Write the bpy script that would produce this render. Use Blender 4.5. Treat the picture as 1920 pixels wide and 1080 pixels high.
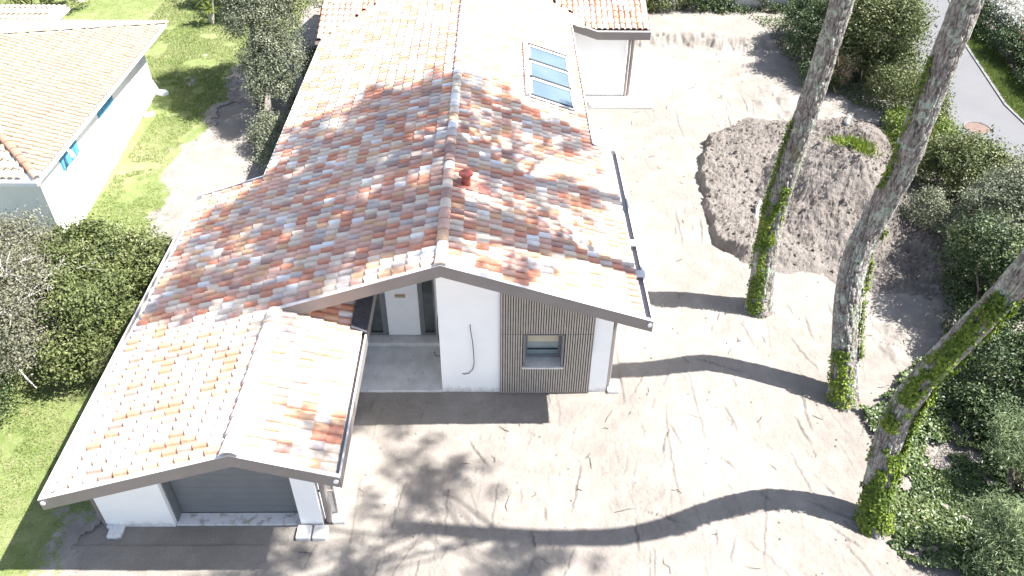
import bpy, bmesh, math, random
import numpy as np
from mathutils import Matrix, Vector, Euler

R = math.radians
rng = np.random.default_rng(11)
random.seed(5)
SC = bpy.context.scene
COL = SC.collection
for o in list(bpy.data.objects):
    bpy.data.objects.remove(o)

# ------------------------------------------------------------------ camera
PITCH, YAW, ROLL, CAMH, FPX = R(39.813), R(1.211), R(0.822), 14.4, 1513.75
r0 = Vector((math.cos(YAW), -math.sin(YAW), 0))
fh = Vector((math.sin(YAW), math.cos(YAW), 0))
fw = fh * math.cos(PITCH) - Vector((0, 0, 1)) * math.sin(PITCH)
u0 = fh * math.sin(PITCH) + Vector((0, 0, 1)) * math.cos(PITCH)
rr = r0 * math.cos(ROLL) + u0 * math.sin(ROLL)
uu = u0 * math.cos(ROLL) - r0 * math.sin(ROLL)
cd = bpy.data.cameras.new('camera')
cam = bpy.data.objects.new('camera', cd)
COL.objects.link(cam)
m = Matrix((rr, uu, -fw)).transposed().to_4x4()
m.translation = Vector((0, 0, CAMH))
cam.matrix_world = m
cd.sensor_width = 36.0
cd.lens = FPX / 1920 * 36.0
cd.clip_end = 2000
SC.camera = cam

# ------------------------------------------------------------------ light
SUN_A, SUN_B = 0.7226, 0.02          # shadow of a point at height z falls at (-A z, -B z)
w = bpy.data.worlds.new('World')
SC.world = w
w.use_nodes = True
nt = w.node_tree
bg = nt.nodes['Background']
sky = nt.nodes.new('ShaderNodeTexSky')
sky.sky_type = 'NISHITA'
sky.sun_disc = False
sky.sun_elevation = math.atan2(1, math.hypot(SUN_A, SUN_B))
sky.sun_rotation = math.atan2(SUN_A, SUN_B)
sky.air_density = 1.0
sky.dust_density = 1.2
hs = nt.nodes.new('ShaderNodeHueSaturation')
hs.inputs['Saturation'].default_value = .8
nt.links.new(sky.outputs[0], hs.inputs['Color'])
nt.links.new(hs.outputs[0], bg.inputs[0])
bg.inputs[1].default_value = 0.084
sl = bpy.data.lights.new('sun', 'SUN')
sl.energy = 4.8
sl.angle = R(0.53)
sl.color = (1.0, 0.965, 0.915)
so = bpy.data.objects.new('sun', sl)
COL.objects.link(so)
so.rotation_euler = Vector((SUN_A, SUN_B, 1)).to_track_quat('Z', 'Y').to_euler()
vs = SC.view_settings
vs.view_transform = 'Standard'
vs.look = 'None'
vs.gamma = 1
vs.use_curve_mapping = False
vs.exposure = 1.88
SC.render.engine = 'CYCLES'
SC.cycles.max_bounces = 6
SC.cycles.diffuse_bounces = 4

# ------------------------------------------------------------------ materials
MATS = {}


class N:
    """small node helper"""
    def __init__(s, name, rough=0.7, spec=0.3):
        s.m = bpy.data.materials.new(name)
        s.m.use_nodes = True
        s.t = s.m.node_tree
        s.b = s.t.nodes['Principled BSDF']
        s.b.inputs['Roughness'].default_value = rough
        s.b.inputs['Specular IOR Level'].default_value = spec
        MATS[name] = s.m

    def n(s, typ, **kw):
        nd = s.t.nodes.new(typ)
        for k, v in kw.items():
            setattr(nd, k, v)
        return nd

    def l(s, a, b):
        s.t.links.new(a, b)

    def pos(s):
        return s.n('ShaderNodeNewGeometry').outputs['Position']

    def noise(s, scale, detail=4, rough=0.6, vec=None, dim='3D'):
        nd = s.n('ShaderNodeTexNoise')
        nd.inputs['Scale'].default_value = scale
        nd.inputs['Detail'].default_value = detail
        nd.inputs['Roughness'].default_value = rough
        s.l(vec if vec is not None else s.pos(), nd.inputs['Vector'])
        return nd.outputs['Fac']

    def stretch(s, v):
        mp = s.n('ShaderNodeMapping')
        s.l(s.pos(), mp.inputs['Vector'])
        mp.inputs['Scale'].default_value = v
        return mp.outputs[0]

    def ramp(s, fac, stops):
        r = s.n('ShaderNodeValToRGB')
        el = r.color_ramp.elements
        while len(el) > 1:
            el.remove(el[-1])
        el[0].position = stops[0][0]
        el[0].color = (*stops[0][1], 1)
        for p, c in stops[1:]:
            e = el.new(p)
            e.color = (*c, 1)
        s.l(fac, r.inputs[0])
        return r.outputs[0]

    def mix(s, fac, a, b, mode='MIX'):
        x = s.n('ShaderNodeMix', data_type='RGBA', blend_type=mode)
        for sock, v in ((x.inputs[0], fac), (x.inputs[6], a), (x.inputs[7], b)):
            if isinstance(v, (int, float)):
                sock.default_value = v
            elif isinstance(v, tuple):
                sock.default_value = (*v, 1)
            else:
                s.l(v, sock)
        return x.outputs[2]

    def col(s, c):
        if isinstance(c, tuple):
            s.b.inputs['Base Color'].default_value = (*c, 1)
        else:
            s.l(c, s.b.inputs['Base Color'])

    def bump(s, h, strength=0.3, dist=0.02):
        bn = s.n('ShaderNodeBump')
        bn.inputs['Strength'].default_value = strength
        bn.inputs['Distance'].default_value = dist
        s.l(h, bn.inputs['Height'])
        s.l(bn.outputs[0], s.b.inputs['Normal'])


def mat_noise(name, c1, c2, scale, rough=0.8, spec=0.3, bump=0.0, bscale=None, bdist=0.01, lo=0.35, hi=0.65):
    k = N(name, rough, spec)
    f = k.noise(scale, 5)
    k.col(k.ramp(f, [(lo, c1), (hi, c2)]))
    if bump:
        k.bump(k.noise(bscale or scale * 4, 6), bump, bdist)
    return k.m


# roof tile clays: one material per firing tone
TONES = [('terracotta', (.60, .305, .215), (.52, .235, .155), .18), ('salmon', (.64, .435, .36), (.57, .355, .285), .23),
         ('cream', (.69, .60, .51), (.64, .535, .44), .25), ('white', (.76, .745, .735), (.70, .67, .64), .06),
         ('ochre', (.65, .435, .29), (.59, .37, .235), .11), ('brown', (.44, .295, .255), (.37, .24, .205), .07),
         ('grey', (.57, .505, .475), (.47, .415, .395), .10)]
TILE_M = []
for nme, a, b, p in TONES:
    k = N('clay_' + nme, 0.75, 0.25)
    f = k.noise(5.5, 3)
    c = k.ramp(f, [(.36, b), (.62, a)])
    f2 = k.noise(2.3, 2, vec=k.stretch((1, 1, 1.3)))
    c = k.mix(k.ramp(f2, [(.60, (0, 0, 0)), (.74, (.45, .45, .45))]), c, (.30, .255, .25))
    fine = k.noise(60, 4)
    c = k.mix(.18, c, k.ramp(fine, [(.3, (.3, .2, .16)), (.7, (.8, .72, .66))]), 'OVERLAY')
    k.col(c)
    k.bump(k.noise(45, 4), .25, .006)
    TILE_M.append(k.m)
TPROB = np.array([t[3] for t in TONES])
TPROB /= TPROB.sum()
OLD_M = []
for nme, a, b in [('old_tile_peach', (.60, .43, .29), (.52, .34, .22)), ('old_tile_pink', (.56, .35, .25), (.46, .26, .18)),
                  ('old_tile_pale', (.62, .50, .36), (.55, .41, .28)), ('old_tile_straw', (.60, .48, .31), (.5, .37, .23))]:
    OLD_M.append(mat_noise(nme, tuple(.5 * (x ** .8 * .55) + .5 * (.25, .22, .17)[i] for i, x in enumerate(b)), tuple(.5 * (x ** .8 * .60) + .5 * (.29, .255, .20)[i] for i, x in enumerate(a)), 4.0, .8, .2, .25, 40, .006))

k = N('white_render', .9, .2)
base = k.ramp(k.noise(1.4, 6), [(.3, (.82, .82, .82)), (.7, (.87, .87, .865))])
sep = k.n('ShaderNodeSeparateXYZ')
k.l(k.pos(), sep.inputs[0])
zz = k.n('ShaderNodeMath', operation='MULTIPLY_ADD')
k.l(k.noise(7, 6, .7), zz.inputs[0])
zz.inputs[1].default_value = -.55
k.l(sep.outputs['Z'], zz.inputs[2])
splash = k.ramp(zz.outputs[0], [(.0, (.75, .75, .75)), (.10, (0, 0, 0))])
mrz = k.n('ShaderNodeMapRange')
k.l(zz.outputs[0], mrz.inputs['Value'])
mrz.inputs['From Min'].default_value = -.30
mrz.inputs['From Max'].default_value = -.10
mrz.inputs['To Min'].default_value = .65
mrz.inputs['To Max'].default_value = 0
k.col(k.mix(mrz.outputs[0], base, (.40, .36, .32)))
k.bump(k.noise(90, 4), .15, .004)
m_wall = k.m
m_oldwall = mat_noise('old_whitewash', (.76, .77, .78), (.84, .84, .84), 1.2, .9, .2, .2, 60, .005)
m_fascia = mat_noise('taupe_metal', (.19, .17, .16), (.215, .193, .182), 2, .45, .5)
m_trimcap = mat_noise('pale_metal_cap', (.52, .51, .51), (.6, .59, .58), 3, .4, .5)
m_gut = mat_noise('zinc', (.50, .51, .53), (.62, .62, .62), 4, .42, .5)
m_gutwhite = mat_noise('pale_gutter', (.66, .65, .64), (.74, .73, .72), 4, .45, .4)
m_soffit = mat_noise('white_soffit', (.74, .74, .74), (.78, .78, .78), 3, .7, .3)
m_deck = mat_noise('roof_underlay', (.10, .075, .065), (.14, .10, .09), 6, .9, .1)
m_slat = mat_noise('grey_brown_slat', (.37, .335, .295), (.44, .40, .355), 7, .7, .3, .2, 40, .004)
m_slatback = mat_noise('slat_backing', (.055, .05, .047), (.07, .065, .06), 5, .9, .1)
m_frame = mat_noise('grey_frame', (.15, .155, .165), (.18, .185, .19), 5, .45, .4)
m_door = mat_noise('garage_grey', (.165, .173, .18), (.182, .19, .197), 2, .55, .35)
m_darkgroove = mat_noise('dark_groove', (.03, .03, .035), (.05, .05, .05), 5, .9, .1)
m_black = mat_noise('black_rubber', (.012, .012, .013), (.02, .02, .02), 8, .6, .3)
m_navy = mat_noise('verge_shade_dark', (.035, .038, .05), (.06, .065, .08), 9, .6, .3, .3, 20, .01)  # near-black for the painted shade on the garage gutter
m_red = mat_noise('red_vent_paint', (.27, .06, .048), (.32, .08, .06), 6, .5, .4)
m_redflash = mat_noise('red_flashing', (.38, .14, .11), (.45, .2, .16), 6, .6, .3)
m_whitepaint = mat_noise('white_paint', (.78, .79, .80), (.83, .83, .84), 2, .55, .4)
m_blue = mat_noise('blue_paint', (.07, .245, .40), (.09, .28, .44), 3, .5, .4)
m_bluedk = mat_noise('deep_blue_paint', (.02, .045, .22), (.03, .06, .28), 3, .5, .4)
m_beige = mat_noise('beige_reflection', (.50, .44, .33), (.58, .52, .40), 4, .8, .2)  # beige of the ground reflection painted on the front window
m_hip = mat_noise('old_hip_clay', (.26, .15, .11), (.30, .19, .14), 4, .8, .2)
m_plaque = mat_noise('plaque_brown', (.33, .22, .13), (.40, .28, .17), 12, .6, .3)
m_cream = mat_noise('cream_print', (.62, .56, .48), (.66, .6, .52), 12, .6, .3)

k = N('concrete', .85, .25)
f = k.noise(2.2, 6)
c = k.ramp(f, [(.3, (.46, .46, .455)), (.55, (.60, .60, .59)), (.8, (.72, .715, .71))])
sp = k.noise(9, 3)
c = k.mix(k.ramp(sp, [(.64, (0, 0, 0)), (.72, (.7, .7, .7))]), c, (.32, .31, .30))
k.col(c)
k.bump(k.noise(40, 5), .3, .006)
m_conc = k.m
k = N('stained_slab', .85, .25)
f = k.noise(6, 6)
c = k.mix(k.ramp(f, [(.5, (0, 0, 0)), (.62, (.8, .8, .8))]), (.62, .62, .63), (.33, .28, .24))
k.col(c)
m_slab = k.m
m_paleconc = mat_noise('pale_concrete', (.54, .525, .50), (.66, .64, .61), 5, .9, .2, .3, 60, .006)

k = N('glass_sky_reflection', .04, .6)
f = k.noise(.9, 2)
k.col(k.ramp(f, [(.35, (.075, .112, .14)), (.65, (.10, .14, .168))]))  # blue of the reflected sky painted into the skylight glass
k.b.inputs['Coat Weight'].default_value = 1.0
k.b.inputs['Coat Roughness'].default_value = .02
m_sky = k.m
k = N('glass_dark', .05, .7)
f = k.noise(2.5, 2)
k.col(k.ramp(f, [(.35, (.035, .043, .043)), (.65, (.07, .08, .078))]))
k.b.inputs['Coat Weight'].default_value = 1.0
m_glass = k.m

m_paneblue = mat_noise('glass_bluegrey', (.17, .225, .24), (.23, .29, .31), 1.5, .08, .6)

# sand / soil
def soil(name, dark, mid, light, gs=1.0, bstr=.5):
    k = N(name, .95, .1)
    big = k.noise(.28 * gs, 4, .55)
    md = k.noise(1.7 * gs, 6, .62)
    fine = k.noise(28 * gs, 6, .7)
    c = k.ramp(big, [(.30, dark), (.48, mid), (.68, light)])
    c = k.mix(.55, c, k.ramp(md, [(.28, dark), (.5, mid), (.72, light)]))
    c = k.mix(.30, c, k.ramp(fine, [(.3, (.32, .3, .28)), (.7, (.66, .65, .64))]), 'OVERLAY')
    k.col(c)
    vo = k.n('ShaderNodeTexVoronoi')
    vo.inputs['Scale'].default_value = 14 * gs
    k.l(k.pos(), vo.inputs['Vector'])
    ad = k.n('ShaderNodeMath', operation='ADD')
    k.l(k.noise(18 * gs, 7, .7), ad.inputs[0])
    k.l(k.noise(3.2 * gs, 5, .6), ad.inputs[1])
    k.bump(ad.outputs[0], bstr, .05)
    return k.m


m_sand = soil('sand', (.178, .160, .144), (.218, .199, .180), (.295, .275, .252))
m_heap = soil('heap_soil', (.118, .104, .094), (.168, .151, .138), (.235, .216, .199), 1.2, .9)

def turf(name, patchy):
    k = N(name, .9, .15)
    a1 = k.noise(.35, 5, .6)
    a2 = k.noise(3.5, 6, .7)
    a3 = k.noise(40, 4, .7)
    c = k.ramp(a1, [(.3, (.10, .145, .035)), (.5, (.17, .205, .08)), (.68, (.27, .262, .15))])
    c = k.mix(.5, c, k.ramp(a2, [(.3, (.09, .13, .03)), (.52, (.175, .207, .085)), (.70, (.30, .28, .175))]))
    c = k.mix(.45, c, k.ramp(a3, [(.3, (.25, .25, .2)), (.7, (.72, .72, .66))]), 'OVERLAY')
    if patchy:
        at = k.n('ShaderNodeAttribute', attribute_name='tone')
        mm = k.n('ShaderNodeMath', operation='MULTIPLY_ADD')
        k.l(k.noise(7, 6, .75), mm.inputs[0])
        mm.inputs[1].default_value = 1.5
        k.l(at.outputs['Fac'], mm.inputs[2])
        f = k.ramp(mm.outputs[0], [(.0, (0, 0, 0)), (1.0, (1, 1, 1))])
        mr = k.n('ShaderNodeMapRange')
        mr.inputs['From Min'].default_value = 1.13
        mr.inputs['From Max'].default_value = 1.38
        k.l(mm.outputs[0], mr.inputs['Value'])
        sandc = k.ramp(k.noise(1.7, 6, .62), [(.28, (.19, .165, .148)), (.5, (.245, .22, .20)), (.72, (.33, .305, .275))])
        c = k.mix(mr.outputs[0], sandc, c)
    k.col(c)
    k.bump(k.noise(22, 6, .7), .7, .05)
    return k.m


m_lawn = turf('lawn_turf', True)
m_verge = mat_noise('verge_turf', (.045, .075, .014), (.08, .115, .025), 6, .9, .15, .6, 25, .04)
k = N('asphalt', .9, .2)
k.col(k.mix(.5, k.ramp(k.noise(.5, 4), [(.3, (.115, .118, .126)), (.7, (.145, .148, .155))]), k.ramp(k.noise(55, 4), [(.3, (.09, .09, .1)), (.7, (.165, .165, .168))])))
k.bump(k.noise(90, 3), .3, .006)
m_road = k.m
m_kerb = mat_noise('kerb_concrete', (.15, .15, .15), (.22, .22, .21), 3, .9, .2, .3, 40)

# bark
k = N('pine_bark', .95, .1)
v = k.stretch((1, 1, .30))
vo = k.n('ShaderNodeTexVoronoi', feature='DISTANCE_TO_EDGE')
vo.inputs['Scale'].default_value = 20
nz = k.n('ShaderNodeTexNoise')
nz.inputs['Scale'].default_value = 4
k.l(v, nz.inputs['Vector'])
mx = k.mix(.15, v, nz.outputs['Color'])
k.l(mx, vo.inputs['Vector'])
plates = k.ramp(vo.outputs['Distance'], [(0.0, (.035, .031, .029)), (.12, (.15, .14, .132)), (.32, (.26, .247, .235))])
c = k.mix(.5, plates, k.ramp(k.noise(9, 5), [(.3, (.12, .107, .10)), (.7, (.30, .285, .275))]))
lich = k.ramp(k.noise(4.2, 6, .72), [(.54, (0, 0, 0)), (.58, (.85, .85, .85))])
c = k.mix(lich, c, (.27, .31, .265))
moss = k.ramp(k.noise(1.1, 5, .6, vec=k.stretch((1.3, 1.3, .5))), [(.58, (0, 0, 0)), (.68, (.5, .5, .5))])
c = k.mix(moss, c, (.11, .13, .045))
k.col(c)
pl_at = k.n('ShaderNodeAttribute', attribute_name='tone')
c = k.mix(1.0, c, k.ramp(pl_at.outputs['Fac'], [(.14, (.42, .38, .35)), (.38, (1.15, 1.1, 1.05)), (.7, (1.45, 1.43, 1.4))]), 'MULTIPLY')
k.col(c)
ad = k.n('ShaderNodeMath', operation='ADD')
k.l(vo.outputs['Distance'], ad.inputs[0])
k.l(k.noise(30, 5), ad.inputs[1])
k.bump(ad.outputs[0], .8, .04)
m_bark = k.m
m_branch = mat_noise('branch_bark', (.10, .08, .065), (.17, .145, .125), 8, .9, .1, .4, 30)
m_deadwood = mat_noise('bleached_wood', (.33, .31, .28), (.45, .43, .40), 9, .9, .1, .3, 40)
m_twig = mat_noise('dark_twig', (.05, .04, .034), (.11, .09, .075), 12, .9, .1)


def leafmat(name, stops, rough=.5, spec=.4, trans=.16):
    k = N(name, rough, spec)
    at = k.n('ShaderNodeAttribute', attribute_name='tone')
    c = k.ramp(at.outputs['Fac'], stops)
    k.col(c)
    tr = k.n('ShaderNodeBsdfTranslucent')
    k.l(c, tr.inputs['Color'])
    ms = k.n('ShaderNodeMixShader')
    ms.inputs[0].default_value = trans
    k.l(k.b.outputs[0], ms.inputs[1])
    k.l(tr.outputs[0], ms.inputs[2])
    k.l(ms.outputs[0], k.t.nodes['Material Output'].inputs['Surface'])
    return k.m


lf_green = leafmat('leaf_laurel', [(0, (.035, .05, .014)), (.5, (.095, .12, .036)), (.82, (.165, .185, .075)), (1, (.22, .215, .10))], .5, .35)
lf_dark = leafmat('leaf_dark', [(0, (.018, .035, .012)), (.5, (.045, .075, .025)), (.85, (.085, .12, .045)), (1, (.14, .17, .07))], .5, .35)
lf_grey = leafmat('leaf_silver', [(0, (.065, .078, .048)), (.5, (.155, .175, .115)), (.85, (.25, .265, .185)), (1, (.33, .34, .25))], .65, .2)
lf_pale = leafmat('leaf_bleached', [(0, (.085, .085, .055)), (.5, (.155, .155, .105)), (1, (.25, .24, .185))], .7, .15)
lf_bright = leafmat('leaf_bright', [(0, (.05, .085, .012)), (.5, (.115, .17, .02)), (1, (.22, .27, .05))], .42, .45, .35)
lf_ivy = leafmat('leaf_ivy', [(0, (.024, .046, .008)), (.42, (.085, .135, .015)), (.8, (.18, .24, .028)), (1, (.30, .33, .06))], .55, .3, .2)
lf_cover = leafmat('leaf_groundcover', [(0, (.02, .038, .01)), (.45, (.055, .09, .022)), (.8, (.13, .17, .055)), (1, (.26, .27, .15))], .4, .5)
lf_acacia = leafmat('leaf_feathery', [(0, (.09, .135, .06)), (.5, (.17, .225, .115)), (1, (.30, .35, .17))], .5, .4, .35)
lf_white = leafmat('leaf_blossom', [(0, (.34, .34, .28)), (.5, (.6, .6, .54)), (1, (.75, .74, .7))], .6, .3)
lf_red = leafmat('leaf_copper', [(0, (.22, .05, .03)), (.5, (.36, .13, .08)), (1, (.42, .28, .18))], .65, .2)
lf_needle = leafmat('pine_needles', [(0, (.02, .035, .012)), (1, (.07, .09, .03))], .5, .4, .2)
lf_grass = leafmat('grass_blade', [(0, (.085, .13, .025)), (.5, (.175, .215, .068)), (1, (.32, .30, .16))], .6, .3, .3)
lf_straw = leafmat('dead_fronds', [(0, (.16, .12, .07)), (1, (.34, .27, .17))], .7, .2)

# ------------------------------------------------------------------ mesh helpers
def link(name, me, parent=None, mats=None):
    o = bpy.data.objects.new(name, me)
    COL.objects.link(o)
    if parent is not None:
        o.parent = parent
        o.matrix_parent_inverse = Matrix.Translation(-parent.location)
    if mats is not None and me is not None:
        for q in (mats if isinstance(mats, (list, tuple)) else [mats]):
            me.materials.append(q)
    return o


def empty(name, loc, label, cat, group=None):
    o = bpy.data.objects.new(name, None)
    COL.objects.link(o)
    o.location = loc
    return tag(o, label, cat, group)


def tag(o, label, cat, group=None):
    o['label'] = label
    o['category'] = cat
    if group:
        o['group'] = group
    return o


def raw_mesh(name, V, F, mi=None, smooth=False, tone=None):
    """V (n,3) array, F (m,4) or (m,3) int array"""
    V = np.asarray(V, np.float32)
    F = np.asarray(F, np.int32)
    me = bpy.data.meshes.new(name)
    kk = F.shape[1]
    me.vertices.add(len(V))
    me.vertices.foreach_set('co', V.ravel())
    me.loops.add(F.size)
    me.loops.foreach_set('vertex_index', F.ravel())
    me.polygons.add(len(F))
    me.polygons.foreach_set('loop_start', np.arange(0, F.size, kk, dtype=np.int32))
    if mi is not None:
        me.polygons.foreach_set('material_index', np.asarray(mi, np.int32))
    me.polygons.foreach_set('use_smooth', np.full(len(F), smooth))
    if tone is not None:
        at = me.attributes.new('tone', 'FLOAT', 'POINT')
        at.data.foreach_set('value', np.asarray(tone, np.float32))
    me.update(calc_edges=True)
    return me


class MB:
    def __init__(s):
        s.v = []
        s.f = []

    def add(s, v, f):
        b = len(s.v)
        s.v += [tuple(x) for x in v]
        s.f += [tuple(i + b for i in q) for q in f]
        return s

    def box(s, x0, x1, y0, y1, z0, z1):
        v = [(x0, y0, z0), (x1, y0, z0), (x1, y1, z0), (x0, y1, z0), (x0, y0, z1), (x1, y0, z1), (x1, y1, z1), (x0, y1, z1)]
        return s.add(v, [(0, 3, 2, 1), (4, 5, 6, 7), (0, 1, 5, 4), (1, 2, 6, 5), (2, 3, 7, 6), (3, 0, 4, 7)])

    def prism(s, poly, a0, a1, axis='y'):
        """poly in (x,z) pushed along y, in (y,z) pushed along x, or in (x,y) pushed along z"""
        n = len(poly)
        P = {'y': lambda p, a: (p[0], a, p[1]), 'x': lambda p, a: (a, p[0], p[1]), 'z': lambda p, a: (p[0], p[1], a)}[axis]
        v = [P(p, a0) for p in poly] + [P(p, a1) for p in poly]
        f = [tuple(range(n)), tuple(range(2 * n - 1, n - 1, -1))]
        f += [((i + 1) % n, i, i + n, (i + 1) % n + n) for i in range(n)]
        return s.add(v, f)

    def tube(s, pts, rads, n=10, cap=True):
        pts = [Vector(p) for p in pts]
        if not hasattr(rads, '__len__'):
            rads = [rads] * len(pts)
        b = len(s.v)
        ref = Vector((0.31, 0.17, 0.9))
        for i, p in enumerate(pts):
            d = (pts[min(i + 1, len(pts) - 1)] - pts[max(i - 1, 0)]).normalized()
            a = d.cross(ref)
            if a.length < .1:
                a = d.cross(Vector((1, 0, 0)))
            a.normalize()
            c = d.cross(a)
            for j in range(n):
                t = 2 * math.pi * j / n
                s.v.append(tuple(p + a * (math.cos(t) * rads[i]) + c * (math.sin(t) * rads[i])))
        for i in range(len(pts) - 1):
            for j in range(n):
                q = b + i * n
                s.f.append((q + j, q + (j + 1) % n, q + n + (j + 1) % n, q + n + j))
        if cap:
            s.f.append(tuple(b + j for j in range(n))[::-1])
            s.f.append(tuple(b + (len(pts) - 1) * n + j for j in range(n)))
        return s

    def build(s, name, mat, parent=None, bevel=0, smooth=False):
        me = bpy.data.meshes.new(name)
        me.from_pydata(s.v, [], s.f)
        bm = bmesh.new()
        bm.from_mesh(me)
        bmesh.ops.recalc_face_normals(bm, faces=bm.faces)
        if bevel:
            bmesh.ops.bevel(bm, geom=list(bm.edges), offset=bevel, segments=2, affect='EDGES', profile=.5)
        for f in bm.faces:
            f.smooth = smooth
        bm.to_mesh(me)
        bm.free()
        return link(name, me, parent, mat)


# ------------------------------------------------------------------ noise
def vnoise(x, y, seed=0):
    xi = np.floor(x).astype(np.int64)
    yi = np.floor(y).astype(np.int64)
    xf = x - xi
    yf = y - yi

    def h(a, b):
        n = (a * 374761393 + b * 668265263 + seed * 974711) & 0xffffffff
        n = ((n ^ (n >> 13)) * 1274126177) & 0xffffffff
        return ((n ^ (n >> 16)) & 0xffff) / 65535.0
    u = xf * xf * (3 - 2 * xf)
    v = yf * yf * (3 - 2 * yf)
    return (h(xi, yi) * (1 - u) + h(xi + 1, yi) * u) * (1 - v) + (h(xi, yi + 1) * (1 - u) + h(xi + 1, yi + 1) * u) * v


def fbm(x, y, oct=4, seed=0):
    s = 0
    a = .5
    for i in range(oct):
        s = s + a * vnoise(x * 2 ** i + 13.7 * i, y * 2 ** i - 7.1 * i, seed + i)
        a *= .5
    return s


# ------------------------------------------------------------------ dimensions of the new house
ZR, S, XR = 4.563, .339, -1.152
Y0, YG = 12.443, 8.715
XL, XE, XG, XGE = -8.2, 3.226, -4.566, -2.763
XE2, XL2 = 2.576, -6.259
YJR, YJL = 19.371, 18.418
YW, YV = 13.374, 9.646
YWING, ZWING = 27.93, 2.975
YRW = YWING + (ZR - ZWING) / S
ZG = ZR - S * (XR - XG)
CS = math.sqrt(1 + S * S)
TH = .25


def zl(x): return ZR - S * (XR - x)
def zrt(x): return ZR - S * (x - XR)
def zg(x): return ZG - S * (x - XG)
def zw(y): return ZWING + S * (y - YWING)


# ------------------------------------------------------------------ ground
def lawn_edge(y):
    ys = [0, 6, 8.5, 9.7, 12, 17, 18.5, 20, 22.4, 25, 28, 31.7, 34, 46, 80]
    xs = [-8.8, -8.9, -8.9, -8.75, -8.6, -8.5, -9.6, -10.2, -10.8, -10.9, -10.7, -10.7, -9.2, -8.5, -8.5]
    return np.interp(y, ys, xs)


# scrape marks left by the digger bucket: short stepped edges
scr = []
srng = np.random.default_rng(77)
for i in range(560):
    x = srng.uniform(-4.5, 12)
    y = srng.uniform(7.6, 33) if i % 3 else srng.uniform(7.6, 16)
    diag = x > 5 and y < 12
    if srng.random() < .66:
        a = srng.normal(1.5, .22)
    else:
        a = srng.normal(-.25, .25)
    if diag:
        a = srng.normal(-.75, .2) if srng.random() < .6 else srng.normal(1.5, .3)
    ln = srng.uniform(.25, 1.5) if srng.random() < .8 else srng.uniform(1.5, 3.2)
    scr.append((x, y, a, ln, (srng.uniform(.004, .012) if srng.random() < .72 else srng.uniform(.018, .032)) * (1 if ln < 1.6 else .8), srng.uniform(-.25, .25)))


def ground_h(X, Y):
    h = (fbm(X * .22, Y * .22, 3, 1) - .44) * .16 + (fbm(X * 1.1, Y * 1.1, 4, 2) - .47) * .07 + (fbm(X * 5, Y * 5, 3, 3) - .44) * .022
    bank = np.clip((Y - 33.3 + (fbm(X * .9, X * 0 + 3, 3, 8) - .45) * 1.2 + (fbm(X * 3.5, Y * 3.5, 3, 19) - .44) * 1.1) / .7, 0, 1) * np.clip((X - 4) / 2, 0, 1)
    h = h + bank * .38
    dug = np.clip((X - 9.3 - (fbm(Y * .8, X * 0, 3, 12) - .45) * 1.5) / 1.0, 0, 1) * np.clip((Y - 13.6) / 1.0, 0, 1) * np.clip((31 - Y) / 2, 0, 1)
    h = h + dug * ((fbm(X * 1.5, Y * 1.5, 4, 14) - .44) * .34 - np.abs(fbm(X * 4, Y * 4, 3, 15) - .44) * .16)
    grit = fbm(X * 16, Y * 16, 2, 17) - .38
    h = h + grit * (.010 + .02 * np.clip(fbm(X * .7, Y * .7, 3, 18) - .42, 0, 1) * 4)
    return h


gx = np.concatenate([np.arange(-14, -5, .11), np.arange(-5, 11, .027), np.arange(11, 18.01, .12)])
yy_ = [7.0]
while yy_[-1] < 42:
    yy_.append(yy_[-1] + .028 + max(0, yy_[-1] - 9) * .0028)
gy = np.array(yy_)
GX, GY = np.meshgrid(gx, gy)
GH = ground_h(GX, GY)
for (x, y, a, ln, A, cv) in scr:
    i0, i1 = np.searchsorted(gx, [x - ln - .3, x + ln + .3])
    j0, j1 = np.searchsorted(gy, [y - ln - .3, y + ln + .3])
    if i1 <= i0 or j1 <= j0:
        continue
    dx = GX[j0:j1, i0:i1] - x
    dy = GY[j0:j1, i0:i1] - y
    t = dx * math.cos(a) + dy * math.sin(a)
    d = -dx * math.sin(a) + dy * math.cos(a)
    d = d - .4 * cv * t * t / max(ln, .4) - .035 * (vnoise(t * 5 + x * 9, t * 0 + y * 9, 4) - .5) - .03 * (vnoise(t * 14 + x * 9, t * 0 + y * 9, 6) - .5)
    # the upper lip lies on the sunny side
    sgn = 1 if math.sin(a) * -1 < 0 else -1
    e = d * sgn
    win = np.clip(1 - (np.abs(t) / (ln * .5)) ** 4, 0, 1)
    prof = np.where(e < 0, A * np.exp(e / .12), -A * 1.2 * np.exp(-e / .03))
    GH[j0:j1, i0:i1] += prof * win
inlawn = GX < lawn_edge(GY) - 1.6
GH = np.where(inlawn, np.minimum(GH, .0) * .2 - .05, GH)
near_house = np.clip(np.minimum(np.abs(GX + 2.6) - 5.4, 3), 0, 1)
GH = GH * np.where((GY < 13.6) & (GY > 9.2), .35 + .65 * np.clip((GX - 2.4) / 1.5, 0, 1), 1.0) if False else GH
# low next to the walls so the plinth line stays clean
foot = ((GX > -8.4) & (GX < 3.0) & (GY > 13.0)) | ((GX > -8.4) & (GX < -3.0) & (GY > 9.2))
GH = np.where(foot, np.minimum(GH, -.01), GH)
nx, ny = len(gx), len(gy)
V = np.stack([GX.ravel(), GY.ravel(), GH.ravel() - .0], 1)
idx = np.arange(nx * ny).reshape(ny, nx)
F = np.stack([idx[:-1, :-1].ravel(), idx[:-1, 1:].ravel(), idx[1:, 1:].ravel(), idx[1:, :-1].ravel()], 1)
g = link('ground', raw_mesh('ground', V, F, smooth=True), None, m_sand)
g['kind'] = 'structure'
b = MB()
b.add([(-900, -400, -.16), (900, -400, -.16), (900, 1500, -.16), (-900, 1500, -.16)], [(0, 1, 2, 3)])
tb = b.build('terrain', m_sand)
tb['kind'] = 'structure'


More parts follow.
